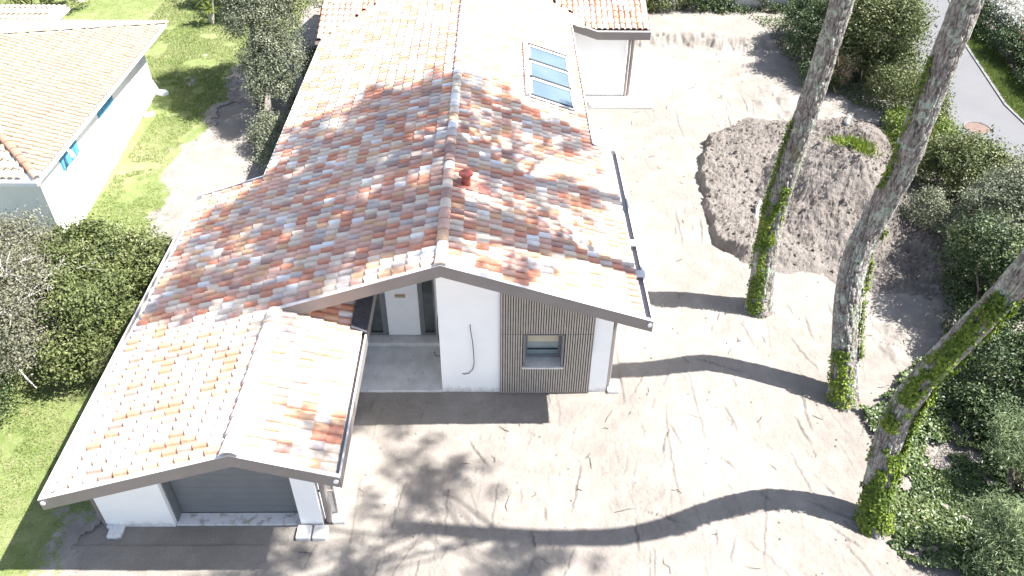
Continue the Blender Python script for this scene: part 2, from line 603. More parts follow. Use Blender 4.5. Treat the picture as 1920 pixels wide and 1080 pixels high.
def gh(x, y):
    return ground_h(np.asarray(x, float), np.asarray(y, float))


# lawn sheet
lx = np.concatenate([np.arange(-60, -16, .5), np.arange(-16, -7.5, .07)])
ly = np.concatenate([np.arange(6.5, 40, .07), np.arange(40, 70, .5)])
LX, LY = np.meshgrid(lx, ly)


def lawn_cover(x, y):
    """1 = closed turf, 0 = bare sand"""
    e = lawn_edge(y) + (fbm(x * 1.3, y * 1.3, 4, 5) - .47) * 1.7
    c = (e - x) / .9 + .5
    bare = fbm(x * .8 + 40, y * .8, 4, 21) + .3 * (fbm(x * 5, y * 5, 3, 22) - .44)
    return np.clip(np.minimum(c, (.77 - bare) / .12 + .5), 0, 1)


def lawn_mask(x, y):
    return lawn_cover(x, y) + (fbm(x * 9, y * 9, 3, 9) - .44) * 1.3 > .5


LZ = (fbm(LX * 1.5, LY * 1.5, 4, 31) - .45) * .05 + .012
LZ = np.maximum(LZ, ground_h(LX, LY) * np.where(LX < lawn_edge(LY) - 1.6, 0, 1) + .008)
COV = lawn_cover(LX, LY)
ln_, lm_ = len(lx), len(ly)
idx = np.arange(ln_ * lm_).reshape(lm_, ln_)
F = np.stack([idx[:-1, :-1].ravel(), idx[:-1, 1:].ravel(), idx[1:, 1:].ravel(), idx[1:, :-1].ravel()], 1)
F = F[COV.ravel()[F].max(1) > .12]
used = np.unique(F)
remap = np.zeros(ln_ * lm_, np.int64)
remap[used] = np.arange(len(used))
V = np.stack([LX.ravel(), LY.ravel(), LZ.ravel()], 1)[used]
lw = link('lawn', raw_mesh('lawn', V, remap[F], smooth=True, tone=COV.ravel()[used]), None, m_lawn)
lw['kind'] = 'structure'

# road with verge
rl = [(16.0, 20.0), (16.0, 23.5), (16.3, 28.2), (17.6, 34), (19.1, 39.5), (20, 60), (22, 120)]
rdr = [(20.6, 16.0), (19.6, 21.0), (19.55, 28.3), (20.5, 33.77), (22.2, 39.5), (25, 60), (30, 120)]
rl[0] = (15.9, 12.0)
rdr[0] = (20.4, 12.0)


def strip(name, L, Rr, z, mat, n=1):
    b = MB()
    v = []
    for (a, c) in zip(L, Rr):
        v += [(a[0], a[1], z), (c[0], c[1], z)]
    f = [(2 * i, 2 * i + 1, 2 * i + 3, 2 * i + 2) for i in range(len(L) - 1)]
    b.add(v, f)
    o = b.build(name, mat)
    o['kind'] = 'structure'
    return o


strip('road', rl, rdr, .03, m_road)
vr = [(x + 1.25, y) for x, y in rdr]
b = MB()
for i in range(len(rdr) - 1):
    (x0, y0), (x1, y1) = rdr[i], rdr[i + 1]
    b.prism([(x0, y0), (x0 + .11, y0), (x1 + .11, y1), (x1, y1)], -.05, .07, 'z')
o = b.build('kerb', m_kerb)
o['kind'] = 'structure'
strip('verge', [(x + .11, y) for x, y in rdr], vr, .06, m_verge)
strip('garden_ground', vr, [(x + 30, y) for x, y in rdr], .05, m_heap)
mh = MB().tube([(17.66, 26.46, .034), (17.66, 26.46, .046)], .42, 40)
o = tag(mh.build('manhole_cover', mat_noise('rusty_iron', (.125, .083, .07), (.165, .115, .095), 9, .8, .3, .5, 60)), 'round rusty manhole cover set in the grey road', 'manhole cover')
mr = MB()
pts = [(17.66 + .47 * math.cos(t), 26.46 + .47 * math.sin(t), .04) for t in np.linspace(0, 2 * math.pi, 41)]
mr.tube(pts, .03, 6, False)
mr.build('rim', m_kerb, o)

# ------------------------------------------------------------------ roof tiles
def tile_arrays(L, W, h=.064, lift=.038, barrel=.70, nb=8, over=.045):
    """upper edge at u=0, lower edge at u=L+over; returns verts (u,v,n), quads"""
    vs_, hs = [], []
    for i in range(nb + 1):
        t = math.pi * i / nb
        vs_.append(W * barrel * (.5 - .5 * math.cos(t)))
        hs.append(h * math.sin(t) ** .75)
    vs_ += [W * (barrel + .12), W * 1.0]
    hs += [-.006, -.004]
    n_ = len(vs_)
    V = []
    for u_, dn, sc in ((0, 0, .93), (L + over, lift, 1.0), (L + over, lift, 1.0), (L + over - .004, lift - .042, 1.0)):
        for a, b_ in zip(vs_, hs):
            V.append((u_, a, max(b_ * sc + dn, -.008) if sc == 1.0 and dn >= lift else b_ * sc + dn))
    F = []
    for i in range(n_ - 1):
        F.append((i, i + n_, i + 1 + n_, i + 1))
        F.append((i + 2 * n_, i + 3 * n_, i + 1 + 3 * n_, i + 1 + 2 * n_))
    return np.array(V), np.array(F)


def frame_mat(O, u, v, n):
    return np.array([[u[0], v[0], n[0], O[0]], [u[1], v[1], n[1], O[1]], [u[2], v[2], n[2], O[2]], [0, 0, 0, 1.]])


CAMP = np.array([0, 0, CAMH])


def lay_tiles(parent, items, L, W, mats, probs, name, maxn=300, jit=1.0):
    """items: list of 4x4 frames; nearest maxn become objects, the rest one joined part"""
    TV, TF = tile_arrays(L, W)
    items = list(items)
    mid = np.array([[L / 2, W / 2, 0, 1.]]).T
    key = []
    for M in items:
        c = (M @ mid)[:3, 0]
        d = c - CAMP
        dist = np.linalg.norm(d)
        vis = c @ np.array(fw)
        key.append(dist)
    order = np.argsort(key)
    proto = []
    for i, mt in enumerate(mats):
        me = raw_mesh(name, TV, TF)
        me.materials.append(mt)
        for p in me.polygons:
            p.use_smooth = False
        sm = np.array([q % 2 == 0 for q in range(len(TF))])
        me.polygons.foreach_set('use_smooth', sm)
        proto.append(me)
    trng = np.random.default_rng(3 + len(items))
    tone = trng.choice(len(mats), len(items), p=probs)
    BV, BF, BM, BS = [], [], [], []
    base = 0
    H = np.hstack([TV, np.ones((len(TV), 1))])
    for rank, i in enumerate(order):
        M = items[i]
        jr = trng.normal(0, .006 * jit, 3)
        J = np.eye(4)
        J[0, 1], J[1, 0] = -jr[0], jr[0]
        J[2, 0] = jr[1] * .8
        J[2, 1] = jr[2]
        J[0, 3] = trng.normal(0, .004 * jit)
        J[2, 3] = trng.normal(0, .0015)
        M = M @ J
        if rank < maxn:
            o = bpy.data.objects.new(name, proto[tone[i]])
            COL.objects.link(o)
            o.parent = parent
            o.matrix_parent_inverse = Matrix.Translation(-parent.location)
            o.matrix_basis = Matrix(M.tolist())
        else:
            BV.append((H @ M.T)[:, :3])
            BF.append(TF + base)
            BM.append(np.full(len(TF), tone[i]))
            base += len(TV)
    if BV:
        BF = np.vstack(BF)
        me = raw_mesh(name + '_field', np.vstack(BV), BF, np.concatenate(BM))
        me.polygons.foreach_set('use_smooth', np.tile(np.array([q % 2 == 0 for q in range(len(TF))]), len(BF) // len(TF)))
        o = link(name + '_field', me, parent, mats)
        o['kind'] = 'stuff'


# ------------------------------------------------------------------ NEW HOUSE
house = empty('house', (-2.6, 20, 0), 'new white house with mottled terracotta tile roof and grey fascia', 'house')

# roof slabs (deck)
rd = MB()
e = .018
q_ = .03
DL, DL2, DE, DE2, DG = XL + .29, XL2 + .2, XE - .25, XE2 - .14, XGE - .15
rd.prism([(DL, zl(DL) - e), (XG, ZG - e), (XG, ZG - TH), (DL, zl(DL) - TH)], YG + .02, Y0)
rd.prism([(DL, zl(DL) - e), (XR, ZR - e), (XR, ZR - TH), (DL, zl(DL) - TH)], Y0 + .02, YJL)
rd.prism([(DL2, zl(DL2) - e), (XR, ZR - e), (XR, ZR - TH), (DL2, zl(DL2) - TH)], YJL, YRW)
rd.prism([(XR, ZR - e), (DE, zrt(DE) - e), (DE, zrt(DE) - TH), (XR, ZR - TH)], Y0 + .02, YJR)
rd.prism([(XR, ZR - e), (DE2, zrt(DE2) - e), (DE2, zrt(DE2) - TH), (XR, ZR - TH)], YJR, YWING)
xe3 = XR + (ZR - ZWING) / S
rd.prism([(XR, ZR - e), (xe3, ZWING - e), (xe3, ZWING - TH), (XR, ZR - TH)], YWING, YRW)
rd.prism([(XG, ZG - e), (DG, zg(DG) - e), (DG, zg(DG) - TH), (XG, ZG - TH)], YG + .02, 14.6)
rd.prism([(YWING, ZWING - e - .001), (YRW, ZR - e), (YRW, ZR - TH), (YWING, ZWING - TH)], xe3, 5.42, 'x')
rd.prism([(27.3, zw(27.3) - e), (YRW, ZR - e), (YRW, ZR - TH), (27.3, zw(27.3) - TH)], -6.47, XR, 'x')
rd.prism([(YRW, ZR - e), (YRW + 4.6, ZWING - e), (YRW + 4.6, ZWING - TH), (YRW, ZR - TH)], -6.47, 5.42, 'x')
rd.build('roof_deck', m_deck, house)
# soffit boards under the overhangs
sf = MB()
for poly, a, c in (([(XL + .02, zl(XL)), (XG, ZG)], YG + .03, YV - .01), ([(XG, ZG), (XGE - .02, zg(XGE))], YG + .03, YV - .01),
                   ([(XG, ZG), (XR, ZR)], Y0 + .03, YW + 1.7), ([(XR, ZR), (XE - .02, zrt(XE))], Y0 + .03, YW - .01)):
    (x0, z0), (x1, z1) = poly
    sf.prism([(x0, z0 - TH - .004), (x1, z1 - TH - .004), (x1, z1 - TH - .02), (x0, z0 - TH - .02)], a, c)
sf.build('soffit', m_soffit, house)


def fascia(x0, z0, x1, z1, y, name='fascia', top=.035, drop=.26, ext=0):
    b = MB().prism([(x0, z0 + top), (x1, z1 + top), (x1, z1 - drop), (x0, z0 - drop)], y - .002, y + .028)
    o = b.build(name, m_fascia, house)
    c = MB().prism([(x0, z0 + top + .012), (x1, z1 + top + .012), (x1, z1 + top + .001), (x0, z0 + top + .001)], y - .012, y + .075)
    c.build('cap', m_trimcap, o)
    return o


fascia(XL, zl(XL), XG, ZG, YG)
fascia(XG, ZG, XGE, zg(XGE), YG)
fascia(XG + .03, zl(XG + .03), XR, ZR, Y0)
fascia(XR, ZR, XE, zrt(XE), Y0)
fascia(XE2 + .02, zrt(XE2 + .02), xe3, ZWING, YWING)
fascia(xe3, ZWING, 5.43, ZWING, YWING)


def gutter(x, z, y0, y1, side, mat, w=.21, name='gutter'):
    """channel along y; x = outer edge, side -1 left eave, +1 right eave"""
    xi = x - side * w
    b = MB()
    zt = z + .035
    bx = lambda a, c, *r: b.box(min(a, c), max(a, c), *r)
    bx(x - side * .022, xi, y0, y1, z - .10, z - .07)
    o = b.build(name, mat, house)
    eb = MB()
    eb.box(min(x, x - side * .022), max(x, x - side * .022), y0, y1, z - .26, zt)
    eb.build('eaves_board', m_fascia, o)
    c = MB()
    bx2 = (min(x + side * .004, x - side * .03), max(x + side * .004, x - side * .03))
    c.box(bx2[0], bx2[1], y0, y1, zt + .001, zt + .012)
    c.build('lip', m_trimcap, o)
    return o


gutter(XL, zl(XL), YG + .03, YJL, -1, m_gutwhite, .30)
gutter(XL2, zl(XL2), YJL + .02, 27.2, -1, m_gutwhite)
gutter(XE, zrt(XE), Y0 + .03, YJR, 1, m_gut, .26)
gutter(XE2, zrt(XE2), YJR + .02, YWING, 1, m_gut, .16)
gutter(XGE, zg(XGE), YG + .03, 14.0, 1, m_gut, .17)
# flashings at the eave jogs, and a dark strip as painted shade under the main verge
fl = MB().prism([(XE2, zrt(XE2) + .05), (XE, zrt(XE) + .05), (XE, zrt(XE) - .24), (XE2, zrt(XE2) - .24)], YJR, YJR + .05)
fl.build('jog_flashing', m_gut, house)
fl = MB().prism([(XL, zl(XL) + .06), (XL2, zl(XL2) + .06), (XL2, zl(XL2) - .24), (XL, zl(XL) - .24)], YJL, YJL + .05)
fl.build('jog_flashing', m_gut, house)
ld = MB().prism([(XGE - .30, zg(XGE - .30) + .15), (XGE + .012, zg(XGE) + .10), (XGE + .012, zg(XGE) + .05), (XGE - .30, zg(XGE - .3) + .13)], 12.35, 14.2)
ld.build('verge_shade_strip', m_navy, house)
for y in (15.05, 13.9):
    MB().box(XE - .30, XE + .035, y, y + .24, zrt(XE) + .042, zrt(XE) + .056).build('gutter_bracket', m_gut, house)
# white end plugs on the fascia ends
for (x, y, z) in ((XL + .07, YG, zl(XL + .07) - .06), (XGE - .08, YG, zg(XGE - .08) - .08), (XE - .07, Y0, zrt(XE - .07) - .08)):
    MB().tube([(x, y - .03, z), (x, y - .003, z)], .045, 12).build('end_plug', m_whitepaint, house)

# walls
wl_ = MB()
XP, XQ, XWR = -1.353, .037, 2.581
GLW = -7.98
wl_.prism([(GLW, -.1), (-6.606, -.1), (-6.606, zl(-6.606) - TH - .022), (GLW, zl(GLW) - TH - .022)], YV, YV + .26)
wl_.prism([(-4.039, -.1), (-3.59, -.1), (-3.59, zg(-3.59) - TH - .022), (-4.039, zg(-4.039) - TH - .022)], YV, YV + .26)
wl_.prism([(-6.606, 2.12), (-4.039, 2.12), (-4.039, zg(-4.039) - TH - .022), (XG, ZG - TH - .022), (-6.606, zl(-6.606) - TH - .022)], YV, YV + .26)
wl_.box(GLW, GLW + .22, YV + .26, 18.0, -.1, 1.97)
wl_.box(-3.59, -3.37, YV + .26, 15.2, -.1, 2.2)
# front wall with window hole
WX0, WX1, WZ0, WZ1 = .585, 1.465, .90, 1.92
wl_.prism([(XP, -.1), (WX0, -.1), (WX0, zrt(WX0) - TH - .022), (XR, ZR - TH - .022), (XP, zl(XP) - TH - .022)], YW, YW + .28)
wl_.prism([(WX1, -.1), (XWR, -.1), (XWR, zrt(XWR) - TH - .022), (WX1, zrt(WX1) - TH - .022)], YW, YW + .28)
wl_.box(WX0, WX1, YW, YW + .28, -.1, WZ0)
wl_.prism([(WX0, WZ1), (WX1, WZ1), (WX1, zrt(WX1) - TH - .022), (WX0, zrt(WX0) - TH - .022)], YW, YW + .28)
wl_.box(XP, XP + .25, YW + .28, 15.2, -.1, 4.2)
wl_.box(XWR - .25, XWR, YW + .28, 18.9, -.1, 3.0)
wl_.box(XWR - .9, XWR - .62, 18.9, 28.8, -.1, 3.1)
wl_.box(-5.7, -5.5, 18.0, 33, -.1, 2.6)
wl_.box(GLW, -5.5, 17.8, 18.0, -.1, 1.97)
# porch back wall
YP = 15.182
wl_.prism([(-3.37, -.1), (XP, -.1), (XP, zl(XP) - TH - .03), (-3.37, zl(-3.37) - TH - .03)], YP + .03, YP + .3)
# wing wall
wl_.box(1.7, 4.77, 28.86, 29.1, -.1, 2.72)
wl_.box(4.55, 4.77, 29.1, 36, -.1, 2.72)
wl_.build('wall', m_wall, house)

# garage door: sections one by one
dl = MB().box(-6.606, -4.039, 10.0, 10.05, -.05, 2.12).build('garage_door', m_darkgroove, house)
for i in range(10):
    z0 = .03 + i * .209
    MB().box(-6.56, -4.085, 9.965, 10.0 - .002, z0, z0 + .206).build('door_panel', m_door, dl, .002)
MB().box(-6.604, -6.572, YV + .10, 9.999, -.02, 2.118).build('door_jamb', m_frame, house)
MB().box(-6.60, -4.045, YV + .02, 9.955, -.05, .022).build('garage_sill', m_slab, house, .008)

# porch
MB().box(-3.37, XP - .002, 13.36, 14.885, -.2, .05).build('porch_floor', m_conc, house, .01)
MB().box(-3.368, XP - .003, 14.885, YP + .03, -.2, .17).build('porch_step', m_conc, house, .012)
dr = MB().box(-2.805, -1.995, YP - .028, YP + .03, .20, 2.45).build('front_door', m_whitepaint, house, .006)
for x0, x1 in ((-3.36, -2.81), (-1.99, -1.60)):
    fr = MB()
    wf = .10
    fr.box(x0, x1, YP - .02, YP + .03, .19, .27).box(x0, x1, YP - .02, YP + .03, 2.36, 2.45)
    if x0 < -3:
        fr.box(x1 - .14, x1, YP - .021, YP + .03, .27, 2.36).box(x0, x0 + .1, YP - .021, YP + .03, .27, 2.36)
        gx0, gx1 = x0 + .1, x1 - .14
    else:
        fr.box(x0, x0 + .11, YP - .021, YP + .03, .27, 2.36).box(x1 - .03, x1, YP - .021, YP + .03, .27, 2.36)
        gx0, gx1 = x0 + .11, x1 - .03
    fo = fr.build('side_window', m_frame, house)
    MB().box(gx0, gx1, YP + .0, YP + .012, .31, 2.36).build('pane', m_glass, fo)
    MB().box(gx0, gx1, YP - .012, YP + .0, .27, .31).build('sill', m_black, fo)
# name plaque with weathered lettering
pq = MB().box(-2.56, -2.30, YP - .05, YP - .03, 1.47, 1.56).build('door_plaque', m_plaque, house, .004)
lt = MB()
gxs = -2.54
for kx, strokes in enumerate((((0, 0, 0, 1), (0, 1, 1, 0), (1, 0, 1, 1)), ((0, 0, .5, 1), (.5, 1, 1, 0)), ((0, 1, 1, 1), (.5, 0, .5, 1)), ((0, 0, 0, 1), (0, 1, 1, .6), (1, .6, 0, .4)), ((0, 0, 1, .0), (0, 0, 0, 1)), ((0, 0, .5, 1), (.5, 1, 1, 0)))):
    for (a0, b0, a1, b1) in strokes:
        sx, sz = .026, .045
        lt.tube([(gxs + a0 * sx, YP - .052, 1.493 + b0 * sz), (gxs + a1 * sx, YP - .052, 1.493 + b1 * sz)], .0045, 4)
    gxs += .038
lt.build('lettering', m_cream, pq)

# cladding: one batten per slat, upper and lower panel, around the window
CX0, CX1 = XQ, 2.14
bk = MB()
yb0, yb1 = YW - .022, YW - .001
bk.prism([(CX0, .0), (WX0 - .03, .0), (WX0 - .03, zrt(WX0 - .03) - TH - .03), (CX0, zrt(CX0) - TH - .03)], yb0, yb1)
bk.prism([(WX1 + .03, .0), (CX1, .0), (CX1, zrt(CX1) - TH - .03), (WX1 + .03, zrt(WX1 + .03) - TH - .03)], yb0, yb1)
bk.box(WX0 - .03, WX1 + .03, yb0, yb1, 0, WZ0 - .05)
bk.prism([(WX0 - .03, WZ1 + .005), (WX1 + .03, WZ1 + .005), (WX1 + .03, zrt(WX1 + .03) - TH - .03), (WX0 - .03, zrt(WX0 - .03) - TH - .03)], yb0, yb1)
bk.build('cladding_backing', m_slatback, house)
ns = 37
pt = (CX1 - CX0) / ns
ZJ = 1.93
for i in range(ns):
    x0 = CX0 + i * pt + .008
    x1 = x0 + pt * .60
    ztop = min(zrt(x0), zrt(x1)) - TH - .04
    seg = [(ZJ + .006, ztop)]
    if x1 > WX0 - .03 and x0 < WX1 + .03:
        seg.append((.01, WZ0 - .045))
    else:
        seg.append((.01, ZJ - .006))
    for za, zb in seg:
        MB().box(x0, x1, yb0 - .034, yb0, za, zb).build('cladding_slat', m_slat, house)
MB().box(CX0 - .012, CX0 + .006, YW - .06, YW - .001, 0, zrt(CX0) - TH - .03).build('cladding_trim', m_fascia, house)
MB().box(CX1 - .006, CX1 + .012, YW - .06, YW - .001, 0, zrt(CX1) - TH - .03).build('cladding_trim', m_fascia, house)

# front window
wf = MB()
wf.box(WX0 - .028, WX0 + .02, YW - .07, YW + .3, WZ0, WZ1 + .004).box(WX1 - .02, WX1 + .028, YW - .07, YW + .3, WZ0, WZ1 + .004)
wf.box(WX0 + .02, WX1 - .02, YW - .07, YW + .3, WZ1 - .012, WZ1 + .004)
wf.box(WX0 + .02, WX1 - .02, YW + .25, YW + .3, WZ0 + .02, WZ0 + .10).box(WX0 + .02, WX1 - .02, YW + .25, YW + .3, WZ1 - .08, WZ1 - .012)
wf.box(WX0 + .02, WX0 + .08, YW + .25, YW + .3, WZ0 + .1, WZ1 - .08).box(WX1 - .08, WX1 - .02, YW + .25, YW + .3, WZ0 + .1, WZ1 - .08)
wfo = wf.build('front_window', m_frame, house)
MB().box(WX0 + .08, WX1 - .08, YW + .275, YW + .283, WZ0 + .1, WZ1 - .08).build('pane', m_paneblue, wfo)
MB().box(WX0 + .08, WX1 - .08, YW + .258, YW + .272, 1.42, WZ1 - .08).build('ground_reflection', m_beige, wfo)  # sandy ground mirrored in the upper glass, put in as a beige panel
MB().box(WX0 + .08, WX1 - .08, YW + .252, YW + .27, 1.16, 1.19).build('rail', m_black, wfo)
MB().box(WX0 - .045, WX1 + .045, YW - .10, YW + .249, WZ0 - .045, WZ0 + .004).build('window_sill', m_paleconc, wfo, .008)

# loose cables waiting for lamps
cb = MB()
P_ = [(-.645, YW - .01, 2.19), (-.64, YW - .05, 2.1), (-.60, YW - .07, 1.75), (-.58, YW - .06, 1.35), (-.575, YW - .05, 1.0), (-.62, YW - .04, .78), (-.70, YW - .03, .66), (-.80, YW - .025, .62), (-.86, YW - .02, .64)]
cb.tube(P_, .009, 6)
cb.build('cable', m_black, house)
cb = MB()
P_ = [(XP - .005, 14.3, 2.0), (XP - .08, 14.25, 1.75), (XP - .11, 14.2, 1.45), (XP - .10, 14.15, 1.05), (XP - .04, 14.1, .75), (XP - .01, 14.1, .62)]
cb.tube(P_, .011, 6)
cb.tube([(XP - .02, 14.2, .9), (XP - .03, 14.1, .7), (XP - .06, 14.05, .52), (XP - .2, 14.1, .5), (XP - .22, 14.15, .58)], .010, 6)
cb.build('cable', m_black, house)

# downpipes
def downpipe(x, y, z1, r=.05, mat=m_fascia, z0=.03, toe=0):
    p = [(x, y, z1), (x, y, z0 + .12), (x + toe, y - abs(toe) * .5, z0)]
    return MB().tube(p, r, 12).build('downpipe', mat, house)


d = downpipe(GLW - .07, YV + .06, 1.98, toe=.1)
MB().tube([(GLW + .03, YV - .0, .05), (GLW + .12, YV - .06, .02)], .06, 10).build('shoe', m_gut, d)
d = downpipe(-3.47, YV + .11, 2.2, .075)
downpipe(-3.33, YV + .25, 2.2, .03)
MB().box(-3.60, -3.29, YV + .10, YV + .14, 1.0, 1.03).build('pipe_clip', m_fascia, d)
downpipe(XWR + .06, YW + .12, 2.95, .05)
downpipe(XWR + .11, YW + .35, 2.95, .02, m_darkgroove)
downpipe(4.85, 28.80, 2.72, .055)
downpipe(4.99, 28.86, 2.72, .07)

# tiles on each slope
PW, PL = .2072, .306
items = []
uL, vL, nL = np.array([-1, 0, -S]) / CS, np.array([0, -1., 0]), np.array([-S, 0, 1]) / CS
uR, vR, nR = np.array([1, 0, -S]) / CS, np.array([0, 1., 0]), np.array([S, 0, 1]) / CS
uW, vW, nW = np.array([0, -1, -S]) / CS, np.array([1., 0, 0]), np.array([0, -S, 1]) / CS
for r_ in range(100):
    ya = YG + .075 + r_ * PW
    yc = ya + PW / 2
    main = yc > Y0 + .05
    for c_ in range(23):
        us = .05 + c_ * PL
        x = XR - us / CS
        xc = XR - (us + PL / 2) / CS
        xend = XR - (us + PL) / CS
        if not main and xc > XG - .16:
            continue
        if xend < (XL + .25 if yc < YJL else XL2 + .055):
            continue
        if yc > 27.2 and zw(yc) > zl(xc) - .03:
            continue
        if yc > YRW:
            continue
        items.append(frame_mat((x, ya + PW, zl(x)), uL, vL, nL))
SK = (20.95, 24.65, .72, 2.16)
for r_ in range(100):
    ya = Y0 + .06 + r_ * PW
    yc = ya + PW / 2
    if yc > YRW:
        break
    for c_ in range(15):
        us = .05 + c_ * .285
        x = XR + us / CS
        xc = XR + (us + .142) / CS
        xend = XR + (us + .285) / CS
        lim = XE if yc < YJR else (XE2 if yc < YWING else xe3)
        if xend > lim - .045:
            continue
        if yc > YWING and zw(yc) > zrt(xc) - .03:
            continue
        if SK[0] - .05 < yc < SK[1] + .05 and SK[2] - .0 < xc < SK[3] + .05:
            continue
        items.append(frame_mat((x, ya, zrt(x)), uR, vR, nR))
for r_ in range(29):
    ya = YG + .075 + r_ * PW
    for c_ in range(6):
        us = .07 + c_ * .275
        x = XG + us / CS
        items.append(frame_mat((x, ya, zg(x)), uR, vR, nR))
for (xa, xb) in ((-6.42, -1.2), (XR, 5.38)):
    n_ = int((xb - xa) / PW)
    for r_ in range(n_):
        x = xb - (r_ + 1) * PW if xa > -2 else xa + r_ * PW
        xc = x + PW / 2
        for c_ in range(17):
            us = .05 + c_ * PL * 1.02
            y = YRW - us / CS
            yc = YRW - (us + PL * .5) / CS
            yend = YRW - (us + PL) / CS
            if yend < (YWING if xc > 0 else 27.25) + .02:
                continue
            zm = zrt(xc) if xc > XR else zl(xc)
            if zm > zw(yc) + .0:
                continue
            items.append(frame_mat((x, y, zw(y)), uW, vW, nW))
lay_tiles(house, items, PL, PW, TILE_M, TPROB, 'roof_tile')
print('tiles', len(items))


# ridge tiles
def ridge_arrays(L, r=.13, n=8):
    V = []
    for u_, sc, up in ((0, .88, 0), (L + .04, 1.0, .018), (L + .04, 1.0, .018), (L + .038, .9, .004)):
        for j in range(n + 1):
            t = math.pi * j / n
            V.append((u_, r * sc * math.cos(t), r * .62 * sc * math.sin(t) + up))
    F = []
    m_ = n + 1
    for j in range(n):
        F.append((j, j + m_, j + 1 + m_, j + 1))
        F.append((j + 2 * m_, j + 3 * m_, j + 1 + 3 * m_, j + 1 + 2 * m_))
    return np.array(V), np.array(F)


def ridge_line(parent, A, B, L, mats, probs, r=.13, name='ridge_tile', dz=.035, flip=False):
    A, B = np.array(A, float), np.array(B, float)
    d = B - A
    D = np.linalg.norm(d)
    d /= D
    L = D / round(D / L)
    side = np.cross(np.array([0, 0, 1.]), d)
    side /= np.linalg.norm(side)
    up = np.cross(d, side)
    TV, TF = ridge_arrays(L, r)
    protos = []
    for mt in mats:
        me = raw_mesh(name, TV, TF, smooth=True)
        me.materials.append(mt)
        protos.append(me)
    q = np.random.default_rng(int(D * 100))
    for i in range(int(round(D / L))):
        O = A + d * (i * L) + up * dz + q.normal(0, .003, 3)
        o = bpy.data.objects.new(name, protos[q.choice(len(mats), p=probs)])
        COL.objects.link(o)
        o.parent = parent
        o.matrix_parent_inverse = Matrix.Translation(-parent.location)
        o.matrix_basis = Matrix(frame_mat(O, d, side, up).tolist())


RP = np.array([.03, .12, .3, .25, .03, .07, .2])
ridge_line(house, (XR, YRW, ZR), (XR, Y0 + .03, ZR), .39, TILE_M, RP / RP.sum())
ridge_line(house, (XG, Y0 + .0, ZG), (XG, YG + .03, ZG), .41, [TILE_M[2], TILE_M[3], TILE_M[6]], [.35, .4, .25], .17, dz=.03)

rp = MB()
rp.prism([(XR + .13 * math.cos(t), ZR + .02 + .09 * math.sin(t)) for t in np.linspace(0, math.pi, 9)] + [(XR - .13, ZR - .06), (XR + .13, ZR - .06)], Y0 + .03, Y0 + .06)
rp.build('ridge_end', TILE_M[2], house)

# skylight: three raised sashes in one long frame
def slopebox(b, y0, y1, x0, x1, h0, h1):
    """box on the right slope, h along the slope normal"""
    v = []
    for (x, y, h) in ((x0, y0, h0), (x1, y0, h0), (x1, y1, h0), (x0, y1, h0), (x0, y0, h1), (x1, y0, h1), (x1, y1, h1), (x0, y1, h1)):
        p = np.array([x, y, zrt(x)]) + nR * h
        v.append(tuple(p))
    b.add(v, [(0, 3, 2, 1), (4, 5, 6, 7), (0, 1, 5, 4), (1, 2, 6, 5), (2, 3, 7, 6), (3, 0, 4, 7)])


kf = MB()
y0, y1, x0, x1 = SK
slopebox(kf, y0, y1, x0, x0 + .13, .0, .16)
slopebox(kf, y0, y1, x1 - .07, x1, .0, .13)
slopebox(kf, y0, y0 + .10, x0 + .14, x1 - .07, .0, .10)
slopebox(kf, y1 - .08, y1, x0 + .14, x1 - .07, .0, .12)
slopebox(kf, y0 + .1, y1 - .08, x0 + .14, x1 - .07, .0, .02)
kfo = kf.build('skylight', m_gut, house)
ks = MB()
slopebox(ks, y0 + .002, y1 - .002, x0 + .045, x0 + .095, .161, .172)
ks.build('side_profile', m_frame, kfo)
ks = MB()
slopebox(ks, y0 - .035, y0 - .001, x0, x1, .02, .11)
ks.build('bottom_profile', m_frame, kfo)
n3 = (y1 - y0 - .2) / 3
for i in range(3):
    ya = y0 + .12 + i * n3
    yb_ = ya + n3 - .06
    b = MB()
    v = []
    for (x, y, h) in ((x0 + .15, ya, .12), (x1 - .075, ya, .12), (x1 - .075, yb_ - .16, .125), (x0 + .15, yb_ - .16, .125)):
        v.append(np.array([x, y, zrt(x)]) + nR * h)
    b.add([tuple(p) for p in v] + [tuple(p + nR * .025) for p in v], [(0, 3, 2, 1), (4, 5, 6, 7), (0, 1, 5, 4), (1, 2, 6, 5), (2, 3, 7, 6), (3, 0, 4, 7)])
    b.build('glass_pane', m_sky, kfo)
    e_ = MB()
    for (xa, xb) in ((x0 + .145, x0 + .185), (x1 - .115, x1 - .07)):
        w_ = []
        for (x, y, h) in ((xa, ya, .147), (xb, ya, .147), (xb, yb_ - .16, .152), (xa, yb_ - .16, .152)):
            w_.append(np.array([x, y, zrt(x)]) + nR * h)
        e_.add([tuple(p) for p in w_] + [tuple(p + nR * .02) for p in w_], [(0, 3, 2, 1), (4, 5, 6, 7), (0, 1, 5, 4), (1, 2, 6, 5), (2, 3, 7, 6), (3, 0, 4, 7)])
    w_ = []
    for (x, y, h) in ((x0 + .186, yb_ - .22, .151), (x1 - .116, yb_ - .22, .151), (x1 - .116, yb_ - .10, .152), (x0 + .186, yb_ - .10, .152)):
        w_.append(np.array([x, y, zrt(x)]) + nR * h)
    e_.add([tuple(p) for p in w_] + [tuple(p + nR * .02) for p in w_], [(0, 3, 2, 1), (4, 5, 6, 7), (0, 1, 5, 4), (1, 2, 6, 5), (2, 3, 7, 6), (3, 0, 4, 7)])
    e_.build('sash', m_gut, kfo)
    g_ = MB()
    slopebox(g_, yb_ - .095, yb_ + .05, x0 + .145, x1 - .07, .02, .165)
    g_.build('gap_shade', m_darkgroove, kfo)  # solid dark strip in place of the shadowed gap behind each sash
sfl = MB()
